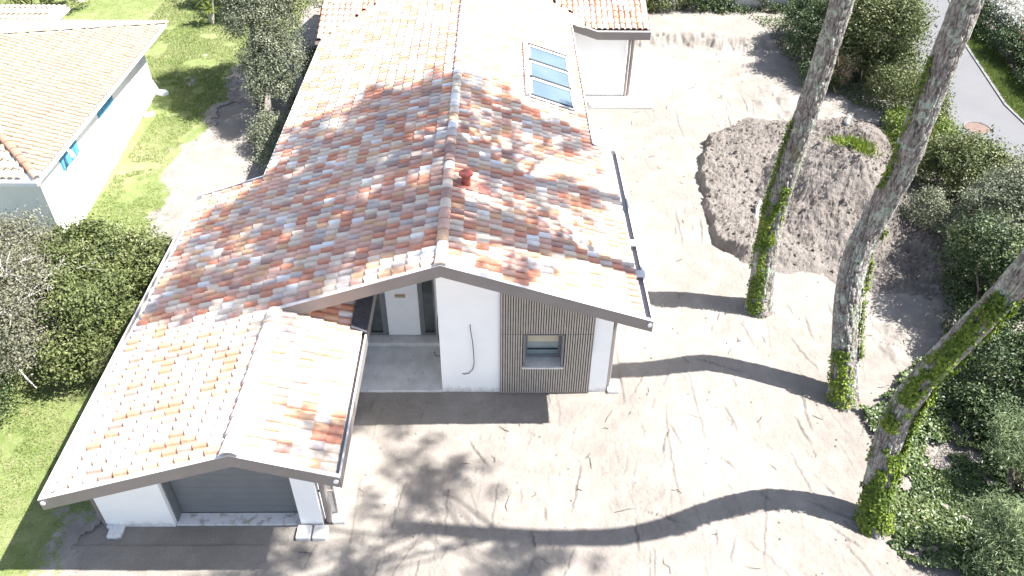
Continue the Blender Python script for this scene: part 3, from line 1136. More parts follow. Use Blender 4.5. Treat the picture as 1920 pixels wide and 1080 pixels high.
slopebox(sfl, y0 - .15, y1, x1 + .005, x1 + .19, .03, .05)
slopebox(sfl, y0 - .16, y0 - .005, x0, x1, .05, .065)
sfl.build('skylight_flashing', m_redflash, house)

# red vent pipe
vx, vy = -.74, 15.52
vz = zrt(vx)
vp = MB().tube([(vx, vy, vz - .05), (vx, vy, vz + .2), (vx, vy, vz + .36)], [.11, .10, .10], 24).build('vent_pipe', m_red, house, smooth=True)
MB().tube([(vx, vy, vz + .33), (vx, vy, vz + .36), (vx, vy, vz + .395), (vx, vy, vz + .405)], [.105, .165, .16, .12], 28).build('vent_cap', m_red, vp, smooth=False)
fb = MB()
slopebox(fb, vy - .2, vy + .18, vx - .22, vx + .52, .085, .097)
fb.build('vent_flashing', m_redflash, vp)

# terrace slab behind
tsl = MB().box(2.6, 5.85, 27.88, 37, -.2, .10).build('terrace', m_paleconc, None, .02)
tsl['kind'] = 'structure'

# loose slabs by the garage
def block(x0, x1, y0, y1, h, label, rot=0, bev=.03, grp='white slabs lying by the garage', mat=m_paleconc):
    cx_, cy_ = (x0 + x1) / 2, (y0 + y1) / 2
    z = float(gh(cx_, cy_)) * 0 + .0
    hx, hy = (x1 - x0) / 2, (y1 - y0) / 2
    b = MB().box(-hx, hx, -hy, hy, -.06, h)
    o = b.build('stone_slab', mat, None, bev)
    o.location = (cx_, cy_, z)
    o.rotation_euler.z = rot
    return tag(o, label, 'slab', grp)


block(-7.91, -7.62, 9.36, 9.66, .07, 'stained white slab below the left wall of the garage front', .04, mat=m_slab)
block(-4.10, -3.80, 9.30, 9.62, .09, 'white slab under the garage pillar, the one nearer the garage door', 0)
block(-3.77, -3.47, 9.30, 9.62, .09, 'white slab beneath the downpipe end, right neighbour of the pillar slab', 0)
block(-3.43, -3.14, 9.68, 10.2, .10, 'white splash block along the garage side wall behind the two pillar slabs', .03)
block(2.62, 2.92, 13.30, 13.72, .08, 'white splash block at the right front corner of the house', 0)

# ------------------------------------------------------------------ NEIGHBOUR HOUSE (hipped)
nh = empty('house', (-18, 24.6, 0), 'old whitewashed house with pale hipped tile roof and blue window panels', 'house')
NX, NY0, NY1, NZ, NS = -12.62, 19.05, 30.1, 2.36, .30
half = (NY1 - NY0) / 2
NCS = math.sqrt(1 + NS * NS)
rx = NX - half
rz = NZ + NS * half
NXL = NX - 2 * half - 3
b = MB()
b.add([(NX, NY0, NZ), (NX, NY1, NZ), (rx, (NY0 + NY1) / 2, rz), (NXL, NY0, NZ), (NXL, NY1, NZ), (NXL + half, (NY0 + NY1) / 2, rz),
       (NX, NY0, NZ - .10), (NX, NY1, NZ - .10), (NXL, NY0, NZ - .10), (NXL, NY1, NZ - .10)],
      [(0, 1, 2), (0, 2, 5, 3), (1, 4, 5, 2), (3, 5, 4), (6, 8, 9, 7), (0, 6, 7, 1), (0, 3, 8, 6), (1, 7, 9, 4), (3, 4, 9, 8)])
b.build('roof_deck', m_oldwall, nh)
b = MB()
wa, wb, wc, wd = (-12.83, 19.34), (-13.42, 29.3), (-28, 29.3), (-28, 19.34)
b.prism([wa, wb, wc, wd], -.1, NZ - .11, 'z')
b.build('wall', m_oldwall, nh)
# splayed plinth
b = MB()
t_, bt = .42, -.1
A = [(-12.80, 19.31, t_), (-13.40, 29.33, t_), (-28, 29.33, t_), (-28, 19.31, t_)]
B = [(-12.56, 19.14, bt), (-13.28, 29.45, bt), (-28, 29.45, bt), (-28, 19.14, bt)]
b.add(A + B, [(0, 1, 2, 3), (4, 7, 6, 5), (0, 4, 5, 1), (1, 5, 6, 2), (2, 6, 7, 3), (3, 7, 4, 0)])
b.build('plinth', m_oldwall, nh)
# low rendered stubs by the far corner
for (x, y, sx, sy, h, rz_, lb) in ((-12.95, 27.25, .20, .13, .10, .5, 'small flat white stone on the grass, the nearer of two by the old house'), (-13.05, 29.0, .30, .16, .13, -.3, 'flat white stone at the far corner of the old house, the farther of two')):
    o = MB().prism([(-sx, -sy), (sx * .6, -sy * 1.1), (sx, sy * .2), (sx * .3, sy), (-sx * .8, sy * .7)], -.05, h, 'z').build('stone', m_oldwall, None, .02)
    o.location = (x, y, 0)
    o.rotation_euler.z = rz_
    tag(o, lb, 'stone', 'white stones beside the old house')


def wallx(y): return -12.83 + (y - 19.34) / (29.3 - 19.34) * (-.59)


for ya, yb_ in ((20.75, 21.95), (24.0, 25.3)):
    xw_ = wallx((ya + yb_) / 2)
    o = MB().box(xw_ - .05, xw_ + .05, ya, yb_, 1.57, 2.18).build('window', m_blue, nh)
    for q in range(4):
        y_ = ya + .05 + q * (yb_ - ya - .06) / 4
        MB().box(xw_ + .05, xw_ + .07, y_, y_ + (yb_ - ya) / 4 - .04, 1.60, 2.14).build('shutter_board', m_blue, o)
MB().box(-15.05, -14.62, 19.28, 19.335, .9, 1.35).build('window_shutter', m_bluedk, nh)
ol = MB().tube([(-12.70, 21.0, 2.17), (-12.62, 20.98, 2.10), (-12.60, 20.98, 1.98)], [.05, .06, .09], 12).build('wall_lamp', m_whitepaint, nh)
# gutter on the long side and the near side
gt = MB().box(NXL, NX, NY0 - .13, NY0, NZ - .13, NZ - .012)
gt.build('gutter', m_whitepaint, nh)
OW, OL = .205, .335
it = []
uo, no = np.array([1, 0, -NS]) / NCS, np.array([NS, 0, 1]) / NCS
for r_ in range(int((NY1 - NY0) / OW)):
    y = NY0 + r_ * OW
    yc = y + OW / 2
    for c_ in range(19):
        us = c_ * OL
        x = rx + us / NCS
        xc = x + OL / 2
        dd = NX - xc
        if dd < -.1 or dd > yc - NY0 - .12 or dd > NY1 - yc - .12 or x + OL > NX + .22:
            continue
        it.append(frame_mat((x, y, NZ + NS * (NX - x)), uo, np.array([0, 1., 0]), no))
uo, no = np.array([0, -1, -NS]) / NCS, np.array([0, -NS, 1]) / NCS
for r_ in range(19):
    x = NX - (r_ + 1) * OW
    xc = x + OW / 2
    for c_ in range(18):
        us = c_ * OL
        y = (NY0 + NY1) / 2 - us / NCS
        yc = y - OL / 2
        dd = yc - NY0
        if dd < -.1 or dd > NX - xc - .12 or y - OL < NY0 - .1:
            continue
        it.append(frame_mat((x, y, NZ + NS * (y - NY0)), uo, np.array([1., 0, 0]), no))
uo, no = np.array([0, 1, -NS]) / NCS, np.array([0, NS, 1]) / NCS
for r_ in range(30):
    x = NX - r_ * OW
    xc = x - OW / 2
    for c_ in range(18):
        us = c_ * OL
        y = (NY0 + NY1) / 2 + us / NCS
        yc = y + OL / 2
        dd = NY1 - yc
        if dd < -.1 or dd > NX - xc - .12:
            continue
        it.append(frame_mat((x, y, NZ + NS * (NY1 - y)), uo, np.array([-1., 0, 0]), no))
lay_tiles(nh, it, OL, OW, OLD_M, [.34, .12, .30, .24], 'roof_tile', jit=1.6)
ridge_line(nh, (rx, (NY0 + NY1) / 2, rz), (NX - .05, NY0 + .05, NZ + .02), .36, [m_hip, OLD_M[1]], [.7, .3], .13, 'hip_tile')
ridge_line(nh, (rx, (NY0 + NY1) / 2, rz), (NX - .05, NY1 - .05, NZ + .02), .36, [OLD_M[2], OLD_M[0]], [.6, .4], .11, 'hip_tile')

# second old building behind it, only its roof end in frame
sh = empty('outbuilding', (-20, 31.5, 0), 'small white outbuilding with pale tiles and blue shutter at the lawn edge', 'outbuilding')
OX, OY0, OY1, OZ = -17.35, 30.5, 32.5, 2.05
b = MB()
b.prism([(OX - .35, -.1), (OX - 6, -.1), (OX - 6, OZ - .14), (OX - .35, OZ - .14)], OY0 + .15, OY1 - .15)
b.build('wall', m_oldwall, sh)
b = MB().prism([(OY0, OZ), ((OY0 + OY1) / 2, OZ + .3), (OY1, OZ), (OY1, OZ - .12), (OY0, OZ - .12)], OX - 7, OX, 'x')
b.build('roof_deck', m_oldwall, sh)
it = []
sl_ = .3 / ((OY1 - OY0) / 2)
oc = math.sqrt(1 + sl_ * sl_)
for r_ in range(22):
    x = OX - .1 - (r_ + 1) * OW
    for c_ in range(3):
        y = (OY0 + OY1) / 2 - c_ * OL / oc
        it.append(frame_mat((x, y, OZ + sl_ * (y - OY0)), np.array([0, -1, -sl_]) / oc, np.array([1., 0, 0]), np.array([0, -sl_, 1]) / oc))
        y = (OY0 + OY1) / 2 + c_ * OL / oc
        it.append(frame_mat((x + OW, y, OZ + sl_ * (OY1 - y)), np.array([0, 1, -sl_]) / oc, np.array([-1., 0, 0]), np.array([0, sl_, 1]) / oc))
lay_tiles(sh, it, OL, OW, OLD_M, [.3, .1, .35, .25], 'roof_tile', jit=1.6)
MB().box(OX - .35, OX - .29, 30.75, 31.6, .9, 1.88).build('shutter', m_bluedk, sh)

# ------------------------------------------------------------------ foliage helpers
def leaf_mesh(P, Nn, size, tone, aspect=.55, seed=0, fold=.0):
    """one pointed quad per leaf"""
    q = np.random.default_rng(seed)
    n = len(P)
    rnd = q.normal(size=(n, 3))
    Nn = Nn / np.linalg.norm(Nn, axis=1, keepdims=True)
    T = np.cross(Nn, rnd)
    T /= np.linalg.norm(T, axis=1, keepdims=True) + 1e-9
    B = np.cross(Nn, T)
    s = (size * q.uniform(.65, 1.3, n))[:, None]
    a = P - T * s * .5
    c = P + T * s * .5
    bq = P + B * s * .5 * aspect + Nn * s * .08 + T * s * .05
    dq = P - B * s * .5 * aspect + Nn * s * .08 + T * s * .05
    V = np.stack([a, bq, c, dq], 1).reshape(-1, 3)
    F = np.arange(4 * n).reshape(n, 4)
    return V, F, np.repeat(tone, 4)


def blob_leaves(blobs, dens, size, seed, clump=.16, per=44, updir=.45, asp=.55, rag=.26):
    """blobs: (cx,cy,cz,rx,ry,rz); clumps of leaves spread through each lumpy shell"""
    q = np.random.default_rng(seed)
    Ps, Ns, Ts = [], [], []
    for (cx_, cy_, cz_, ax, ay, az) in blobs:
        area = 4 * math.pi * ((ax * ay) ** 1.6 / 3 + (ax * az) ** 1.6 / 3 + (ay * az) ** 1.6 / 3) ** (1 / 1.6)
        n = int(area * dens)
        mcl = max(4, n // per)
        d = q.normal(size=(mcl, 3))
        d[:, 2] = np.where(d[:, 2] < -.35 * np.abs(d[:, 0]), -d[:, 2], d[:, 2])
        d /= np.linalg.norm(d, axis=1, keepdims=True)
        lump = 1 + rag * (2 * fbm(d[:, 0] * 2.2 + cx_ * 3, d[:, 1] * 2.2 + d[:, 2] * 1.7 + cy_, 3, seed) - .9)
        rr_ = q.uniform(.0, 1, mcl) ** .22 * lump
        shoot = q.random(mcl) < .10
        rr_ = np.where(shoot, rr_ * q.uniform(1.05, 1.38, mcl), rr_)
        c = np.array([cx_, cy_, cz_]) + d * rr_[:, None] * np.array([ax, ay, az])
        ctone = np.clip(q.normal(.48, .2, mcl), .02, 1)
        k_ = q.integers(0, mcl, n)
        P = c[k_] + q.normal(size=(n, 3)) * clump * np.array([1, 1, .7])
        Nn = d[k_] * (1 - updir) + np.array([0, 0, updir]) + q.normal(size=(n, 3)) * .8
        t = np.clip(ctone[k_] + q.normal(0, .12, n), 0, 1)
        Ps.append(P)
        Ns.append(Nn)
        Ts.append(t)
    P = np.vstack(Ps)
    Nn = np.vstack(Ns)
    t = np.concatenate(Ts)
    ok = P[:, 2] > -.02
    return leaf_mesh(P[ok], Nn[ok], size, t[ok], asp, seed)


def branches(base, tips, r0_, seed, n=6):
    q = random.Random(seed)
    b = MB()
    for tp in tips:
        A = Vector(base) + Vector((q.uniform(-.1, .1), q.uniform(-.1, .1), -.05))
        T = Vector(tp)
        pts, rad = [], []
        m_ = 6
        for i in range(m_):
            t = i / (m_ - 1)
            p = A.lerp(T, t) + Vector((q.uniform(-1, 1), q.uniform(-1, 1), q.uniform(-.4, .4))) * .09 * math.sin(t * 3.1)
            p.z += .25 * math.sin(t * 3.14) * (T - A).length * .2
            pts.append(p)
            rad.append(r0_ * (1 - .8 * t))
        b.tube(pts, rad, n)
    return b


def bush(name, label, cat, blobs, mat, dens=520, size=.085, seed=1, group=None, trunk=True, asp=.55, clump=.13, updir=.4, bmat=None, rag=.32, r0_=.05, part='foliage', per=44):
    cx_ = sum(b[0] for b in blobs) / len(blobs)
    cy_ = sum(b[1] for b in blobs) / len(blobs)
    t = empty(name, (cx_, cy_, 0), label, cat, group)
    V, F, tn = blob_leaves(blobs, dens, size, seed, clump, per, updir, asp, rag)
    link(part, raw_mesh(part, V, F, tone=tn), t, mat)
    if trunk:
        q = random.Random(seed)
        tips = []
        for (bx, by, bz, ax, ay, az) in blobs:
            for _ in range(3):
                tips.append((bx + q.uniform(-.85, .85) * ax, by + q.uniform(-.85, .85) * ay, bz + q.uniform(-.1, .95) * az))
        branches((cx_, cy_, 0), tips, r0_, seed).build('stem', bmat or m_branch, t)
    return t


# ------------------------------------------------------------------ left vegetation
bush('laurel_bush', 'large glossy green bush between the lawn and the garage roof', 'bush',
     [(-10.3, 15.2, .95, 1.25, 1.5, 1.15), (-10.9, 17.2, .8, 1.3, 1.3, 1.0), (-9.75, 17.4, .6, .8, 1.0, .85), (-12.0, 17.6, .7, 1.2, 1.2, .85), (-10.1, 13.9, .5, .8, .75, .75), (-11.3, 16.2, .9, 1.0, 1.2, 1.0)],
     lf_green, 560, .09, 3, rag=.45, clump=.14, per=70)
t = bush('pale_shrub', 'bleached grey shrub with bare branches at the left picture edge', 'shrub',
         [(-11.75, 15.1, 1.35, 1.0, 1.4, 1.2), (-11.4, 13.8, 1.05, 1.0, 1.0, 1.1), (-12.9, 16.9, 1.2, 1.2, 1.4, 1.2)], lf_pale, 430, .07, 5, bmat=m_deadwood, rag=.35, clump=.2)
q = random.Random(4)
b = MB()
for (bx, by, bz) in ((-10.9, 15.5, 1.9), (-11.3, 14.4, 2.0), (-11.9, 15.3, 2.4), (-10.7, 16.4, 1.7)):
    for _ in range(12):
        d = Vector((q.uniform(-.8, 1), q.uniform(-1, 1), q.uniform(.1, .6)))
        p0 = Vector((bx, by, bz - .4))
        p1 = p0 + d * .45 + Vector((0, 0, .1))
        p2 = p1 + Vector((d.x + q.uniform(-.5, .5), d.y + q.uniform(-.5, .5), d.z * .5)) * .45
        b.tube([p0, p1, p2], [.02, .014, .006], 5)
b.build('bare_twig', m_deadwood, t)
bush('laurel_bush', 'low dark green bush in front of the bleached shrub', 'bush', [(-11.9, 12.6, .5, .8, .8, .65), (-12.4, 11.9, .4, .7, .8, .5)], lf_dark, 560, .085, 6)
o = MB().tube([(-11.3, 13.5, .95), (-11.05, 13.2, 1.0), (-10.85, 13.05, .8), (-10.68, 12.98, .55)], [.016, .02, .02, .012], 8).build('dead_branch', m_deadwood)
tag(o, 'curved bleached branch poking out of the low left bush', 'branch')
bush('shrub', 'small shrub tuft against the old house front wall', 'shrub', [(-14.8, 18.7, .45, .6, .5, .5)], lf_pale, 520, .07, 8)
# silver tree beside the main house
t = bush('silver_tree', 'tall grey green tree standing beside the left eave of the new house', 'tree',
         [(-8.4, 28.1, 3.15, 1.3, 1.3, 1.3), (-8.0, 27.2, 2.2, 1.1, 1.1, 1.1), (-8.8, 28.9, 4.0, 1.3, 1.2, 1.0), (-7.6, 29.1, 3.7, 1.1, 1.2, 1.2), (-8.0, 26.3, 1.5, .8, .8, .9), (-8.9, 30.2, 4.4, 1.5, 1.3, 1.1), (-7.7, 30.6, 4.2, 1.1, 1.2, 1.1)],
         lf_grey, 820, .075, 9, trunk=False, part='crown')
b = branches((-9.0, 27.9, 0), [(-8.6, 28.0, 3), (-8.3, 27.4, 2.4), (-8.9, 28.8, 3.8), (-8.0, 28.8, 3.5), (-8.3, 26.6, 1.6), (-9.0, 30, 4)], .11, 9, 8)
b.build('trunk', m_branch, t)
bush('shrub', 'low grey shrub at the foot of the silver tree', 'shrub', [(-7.9, 24.9, .5, .65, 1.0, .65), (-7.6, 23.6, .3, .5, .8, .45)], lf_grey, 560, .075, 10)
bush('shrub', 'dark leaf strip standing in for shade and dark stone along the left wall of the new house', 'shrub', [(-6.9, 26.2, .5, .5, 1.6, .7), (-6.9, 29.2, .7, .5, 1.8, .9)], lf_dark, 420, .08, 12)  # dark leaves stand in for eave shade and stones beside the wall
# far garden
bush('hedge', 'dark bush beside the yucca at the far lawn edge', 'bush', [(-11.6, 37.0, .9, 1.2, 1.0, 1.1), (-10.2, 37.3, 1.0, 1.2, 1.0, 1.2), (-12.9, 38.5, 1.2, 1.0, 1.0, 1.3)], lf_green, 420, .11, 13)
bush('hedge', 'light green bush at the top left corner beyond the outbuilding', 'bush', [(-20.5, 37.6, .7, 1.5, .9, .8), (-23, 37.5, .8, 1.6, .9, .9)], lf_green, 330, .11, 14)
bush('hedge', 'round shrub at the far lawn edge, alone between yucca and outbuilding', 'bush', [(-16.2, 40.3, 1.0, 1.2, 1.0, 1.1)], lf_dark, 400, .11, 15)
# yucca
yu = empty('yucca', (-13.0, 36.0, 0), 'spiky yucca with slim stems on the far lawn', 'yucca')
heads = [(-13.2, 35.9, 1.1), (-12.75, 36.1, 1.25), (-12.95, 35.7, .75)]
b = MB()
for h_ in heads:
    b.tube([(-13.0, 36.0, -.05), ((h_[0] - 13.0) / 2, (h_[1] + 36) / 2, h_[2] * .5), h_], [.07, .06, .05], 8)
b.build('trunk', m_deadwood, yu)
for h_ in heads:
    lv, lfc = [], []
    q = random.Random(int(h_[0] * 99))
    for i in range(46):
        az, el = q.uniform(0, 6.28), q.uniform(-.3, 1.3)
        d = Vector((math.cos(az) * math.cos(el), math.sin(az) * math.cos(el), math.sin(el)))
        s_ = d.cross(Vector((0, 0, 1))).normalized() * .022
        p = Vector(h_)
        e_ = p + d * q.uniform(.38, .6) - Vector((0, 0, .08))
        mdl = p + d * .25
        k0 = len(lv)
        lv += [p - s_ * .6, p + s_ * .6, mdl + s_, e_, mdl - s_]
        lfc += [(k0, k0 + 1, k0 + 2, k0 + 4), (k0 + 4, k0 + 2, k0 + 3, k0 + 3)]
    F = np.array(lfc)
    me = bpy.data.meshes.new('leaves')
    me.from_pydata([tuple(v_) for v_ in lv], [], [tuple(dict.fromkeys(f)) for f in lfc])
    at = me.attributes.new('tone', 'FLOAT', 'POINT')
    at.data.foreach_set('value', np.random.default_rng(2).uniform(.4, 1, len(lv)).astype(np.float32))
    link('leaf_rosette', me, yu, lf_bright)

# ------------------------------------------------------------------ right vegetation
G_ = 'bushes between the plot and the road'
t = bush('tree_bush', 'big loose shrubby tree by the road at the top of the plot', 'tree',
         [(14.9, 30.6, 1.9, 1.5, 1.4, 1.4), (15.2, 30.0, 2.6, 1.0, 1.1, 1.0), (14.3, 31.6, 2.2, 1.2, 1.2, 1.1), (15.6, 31.8, 2.2, 1.0, 1.1, 1.1), (13.9, 30.4, 1.0, .9, .9, .8), (15.4, 29.4, 1.2, .9, .8, .8)], lf_green, 560, .095, 20, rag=.4, clump=.22, r0_=.1, part='crown')
bush('bush', 'dark leafy bush behind the leftmost pine trunk', 'bush', [(13.0, 31.6, 1.2, 1.1, 1.0, 1.4), (13.2, 33.4, 1.2, 1.1, 1.2, 1.5), (12.8, 29.9, .45, .7, .9, .6)], lf_dark, 520, .095, 21, G_)
bush('bush', 'mixed green bush at the roadside below the big shrubby tree', 'bush', [(15.2, 26.9, 1.0, .95, 1.0, .95), (14.8, 28.1, .8, .9, .9, .8), (15.5, 26.1, .7, .6, .7, .7)], lf_green, 560, .085, 22, G_, rag=.35)
bush('bush', 'fresh yellow green shrub left of the middle pine trunk', 'bush', [(14.3, 25.4, .6, .65, .8, .65), (13.9, 24.6, .4, .5, .6, .45)], lf_bright, 560, .085, 23, G_)
bush('bush', 'bright green shrub right of the middle pine trunk near the manhole', 'bush', [(15.1, 24.2, .75, .6, .7, .65)], lf_bright, 560, .085, 24, G_)
bush('bush', 'large green bush leaning over the road edge below the manhole', 'bush', [(14.6, 21.2, 1.2, 1.2, 1.3, 1.2), (15.1, 22.4, .95, .85, .9, .9), (13.9, 22.6, .8, .8, .9, .9), (15.7, 20.9, .9, .9, 1.0, .9)], lf_green, 560, .085, 25, G_, rag=.35)
bush('bush', 'dense grey green bush at the right picture edge', 'bush', [(13.9, 18.2, 1.7, 1.2, 1.2, 1.5), (14.9, 19.0, 1.6, 1.0, 1.1, 1.4), (13.3, 16.9, 1.3, 1.0, .9, 1.2), (14.9, 17.2, 1.6, 1.1, 1.1, 1.5)], lf_grey, 600, .08, 26, G_)
bush('bush', 'small rounded grey bush next to the soil heap foot', 'bush', [(12.75, 19.7, .75, .62, .7, .75)], lf_grey, 600, .075, 27, G_)
bush('bush', 'dark undergrowth bush below the grey bushes', 'bush', [(12.6, 16.5, 1.3, .85, 1.0, 1.5), (13.2, 15.2, 1.4, .9, .9, 1.5), (12.2, 14.7, .8, .7, .7, .9)], lf_dark, 480, .085, 28, G_)
bush('bush', 'dark bush behind the right leaning pine trunk', 'bush', [(11.9, 13.4, .8, .9, 1.0, .8), (12.9, 13.0, 1.0, .9, 1.0, 1.0), (11.2, 12.3, .5, .7, .8, .5)], lf_dark, 520, .085, 29, G_)
bush('acacia_shrub', 'feathery pale green shrub in the bottom right corner', 'shrub', [(9.7, 8.9, .9, .5, .5, .6), (10.1, 8.4, .8, .55, .5, .55), (9.55, 8.3, .6, .4, .4, .5)], lf_acacia, 900, .11, 30, 'feathery shrubs', asp=.2, clump=.13, updir=.3, rag=.9, per=30)
bush('acacia_shrub', 'feathery green shrub at the right edge above the bottom corner shrub', 'shrub', [(10.95, 10.6, .9, .5, .55, .6), (11.4, 10.0, .9, .5, .5, .6), (11.2, 11.3, .8, .45, .5, .5)], lf_acacia, 800, .11, 31, 'feathery shrubs', asp=.2, clump=.13, updir=.3, rag=.9, per=30)
# dead yucca fronds behind the left trunk
q = np.random.default_rng(8)
n = 260
P = np.array([13.4, 29.6, .9]) + q.normal(size=(n, 3)) * np.array([.28, .28, .3])
V, F, tn = leaf_mesh(P, q.normal(size=(n, 3)) + np.array([0, -1, .4]), .5, q.uniform(0, 1, n), .07, 5)
o = link('dead_fronds', raw_mesh('dead_fronds', V, F, tone=tn), None, lf_straw)
tag(o, 'clump of dry straw coloured fronds under the big roadside tree', 'dry plant')
# top hedge and garden wall
bush('hedge', 'light green hedge along the back of the bare plot', 'hedge', [(6.3, 37.2, .6, 1.0, .7, .8), (7.8, 37.2, .6, 1.1, .7, .8), (5.0, 37.8, .6, .9, .7, .7)], lf_green, 430, .11, 40)
bush('hedge', 'dark hedge between the light hedge and the garden wall', 'hedge', [(9.2, 37.2, .55, .8, .7, .7), (10.2, 37.2, .45, .7, .6, .6)], lf_dark, 430, .11, 41)
bush('creeper', 'creeping plants along the foot of the garden wall', 'plant', [(11.2, 36.9, .35, .7, .3, .25), (12.8, 36.9, .4, .7, .3, .3), (14.0, 36.8, .5, .7, .3, .45), (12.2, 37.05, .8, .15, .12, .45)], lf_dark, 430, .10, 42)
gw = MB().box(10.75, 15.2, 37.2, 37.4, -.1, 1.9).build('garden_wall', mat_noise('weathered_wall', (.34, .34, .33), (.50, .49, .47), 1.8, .95, .1, .4, 20))
tag(gw, 'weathered pale garden wall at the back of the plot', 'wall')
o = MB().box(10.45, 10.55, 37.1, 37.22, -.1, 2.2).build('fence_post', m_darkgroove)
tag(o, 'thin dark fence post at the left end of the garden wall', 'post')
# hedges across the road
HG = 'shrubs across the road'
bush('hedge', 'dark clipped hedge across the road beside the grass verge', 'hedge', [(22.2, 35.2, .55, .75, 1.6, .7), (21.7, 32.4, .5, .7, 1.6, .65), (21.5, 29.6, .5, .7, 1.6, .65), (21.4, 26.6, .5, .7, 1.6, .65), (23.6, 38.2, .6, .8, 1.8, .8)], lf_dark, 420, .10, 50)
bush('blossom_shrub', 'white blossoming shrub behind the dark hedge across the road', 'shrub', [(22.9, 34.6, 1.0, .85, 1.4, .75), (22.6, 36.2, 1.0, .6, .8, .6)], lf_white, 420, .09, 51, HG)
bush('copper_shrub', 'red and copper leaved shrub behind the dark hedge across the road', 'shrub', [(22.5, 32.2, .85, .75, .9, .7)], lf_red, 420, .09, 52, HG)
bush('blossom_shrub', 'grey white shrub below the copper one across the road', 'shrub', [(22.3, 30.3, .8, .7, .9, .7), (22.2, 28.4, .8, .7, .9, .7)], lf_grey, 420, .09, 53, HG)
bush('hedge', 'dark hedge at the top right corner behind the blossom', 'hedge', [(25.2, 35.5, 1.0, 1.0, 2.0, 1.0), (24.9, 32.0, 1.0, .9, 1.6, 1.0)], lf_dark, 330, .11, 54)

# ------------------------------------------------------------------ soil heap
hx = np.arange(6.2, 15.4, .045)
hy = np.arange(14.6, 28.6, .05)
HX, HY = np.meshgrid(hx, hy)


HEAP_POLY = [(6.9, 24.3), (6.45, 21.5), (6.5, 19.4), (7.2, 18.3), (8.6, 17.6), (9.4, 16.6), (10.6, 15.2), (12.4, 15.4), (14.3, 18.0), (14.2, 22.5), (13.4, 25.0), (12.4, 26.8), (10.6, 27.3), (9.2, 27.5), (8.0, 26.4)]


def poly_dist(X, Y):
    ins = np.zeros(np.shape(X), bool)
    d = np.full(np.shape(X), 1e9)
    n_ = len(HEAP_POLY)
    for i in range(n_):
        x0, y0 = HEAP_POLY[i]
        x1, y1 = HEAP_POLY[(i + 1) % n_]
        ins ^= ((y0 > Y) != (y1 > Y)) & (X < (x1 - x0) * (Y - y0) / (y1 - y0 + 1e-12) + x0)
        L2 = (x1 - x0) ** 2 + (y1 - y0) ** 2
        t = np.clip(((X - x0) * (x1 - x0) + (Y - y0) * (y1 - y0)) / L2, 0, 1)
        d = np.minimum(d, np.hypot(X - x0 - t * (x1 - x0), Y - y0 - t * (y1 - y0)))
    return np.where(ins, d, 0)


def cone(X, Y, cx_, cy_, ax, ay, h, p=1.25):
    d = np.sqrt(((X - cx_) / ax) ** 2 + ((Y - cy_) / ay) ** 2) + (fbm(X * .9, Y * .9, 3, 61) - .45) * .35
    return h * np.clip(1 - d, 0, 1) ** p


def heap_h(X, Y):
    a = cone(X, Y, 11.0, 21.8, 3.2, 4.4, 1.95, 1.05)
    sd_ = poly_dist(X + (fbm(X * 1.3, Y * 1.3, 3, 62) - .45) * .6, Y + (fbm(X * 1.3 + 7, Y * 1.3, 3, 67) - .45) * .6)
    wdt = np.where(Y > 19, .14, .14 + (19 - Y) * .8) + np.clip((X - 7.6) * .55, 0, 1.5)
    plat = (.34 + .42 * (fbm(X * .55, Y * .55, 3, 69) - .30)) * np.clip((Y - 14.0) / 5, .32, 1) * np.clip(sd_ / wdt, 0, 1) ** .8
    c = cone(X, Y, 12.6, 24.6, 2.6, 3.2, 1.05)
    d = cone(X, Y, 12.6, 19.2, 1.7, 2.4, .75)
    h = np.maximum(np.maximum(a, plat), np.maximum(c, d))
    amt = np.clip(h / .25, 0, 1)
    rough = (fbm(X * 2.2, Y * 2.2, 4, 63) - .46) * .26 + (np.abs(fbm(X * 5, Y * 5, 3, 64) - .44)) * -.20 * np.clip(fbm(X * .8, Y * .8, 3, 68) * 3 - .6, .25, 1.3) + (fbm(X * 13, Y * 13, 3, 65) - .44) * .13
    # runnels down the cone
    ang = np.arctan2(Y - 21.8, X - 11.0)
    run = (vnoise(ang * 9, X * 0 + 2, 66) - .5) * .10 * np.clip(a, 0, 1)
    return h + amt * (rough + run)


HH = heap_h(HX, HY) - .07 + np.minimum(ground_h(HX, HY), 0)
nx, ny = len(hx), len(hy)
idx = np.arange(nx * ny).reshape(ny, nx)
F = np.stack([idx[:-1, :-1].ravel(), idx[:-1, 1:].ravel(), idx[1:, 1:].ravel(), idx[1:, :-1].ravel()], 1)
zc = HH.ravel()[F].max(1)
F = F[zc > -.05]
used = np.unique(F)
rm = np.zeros(nx * ny, np.int64)
rm[used] = np.arange(len(used))
V = np.stack([HX.ravel(), HY.ravel(), HH.ravel()], 1)[used]
hp = link('soil_heap', raw_mesh('soil_heap', V, rm[F], smooth=False), None, m_heap)
tag(hp, 'big rough heap of grey sandy soil beside the pine trunks', 'soil heap')
# clods
q = np.random.default_rng(70)
cl = MB()
for i in range(1100):
    x, y = q.uniform(6.7, 13.6), q.uniform(15.2, 27.2)
    h = float(heap_h(np.array(x), np.array(y)))
    if h < .08:
        continue
    s = .018 + .06 * q.random() ** 3
    vv = [(x + s * a + q.normal(0, s * .2), y + s * b_ + q.normal(0, s * .2), h - .07 + s * c + .02) for a, b_, c in ((1, 0, 0), (-1, 0, 0), (0, 1, 0), (0, -1, 0), (0, 0, .9), (0, 0, -.9))]
    cl.add(vv, [(0, 2, 4), (2, 1, 4), (1, 3, 4), (3, 0, 4), (2, 0, 5), (1, 2, 5), (3, 1, 5), (0, 3, 5)])
o = cl.build('soil_clods', m_heap)
o['kind'] = 'stuff'
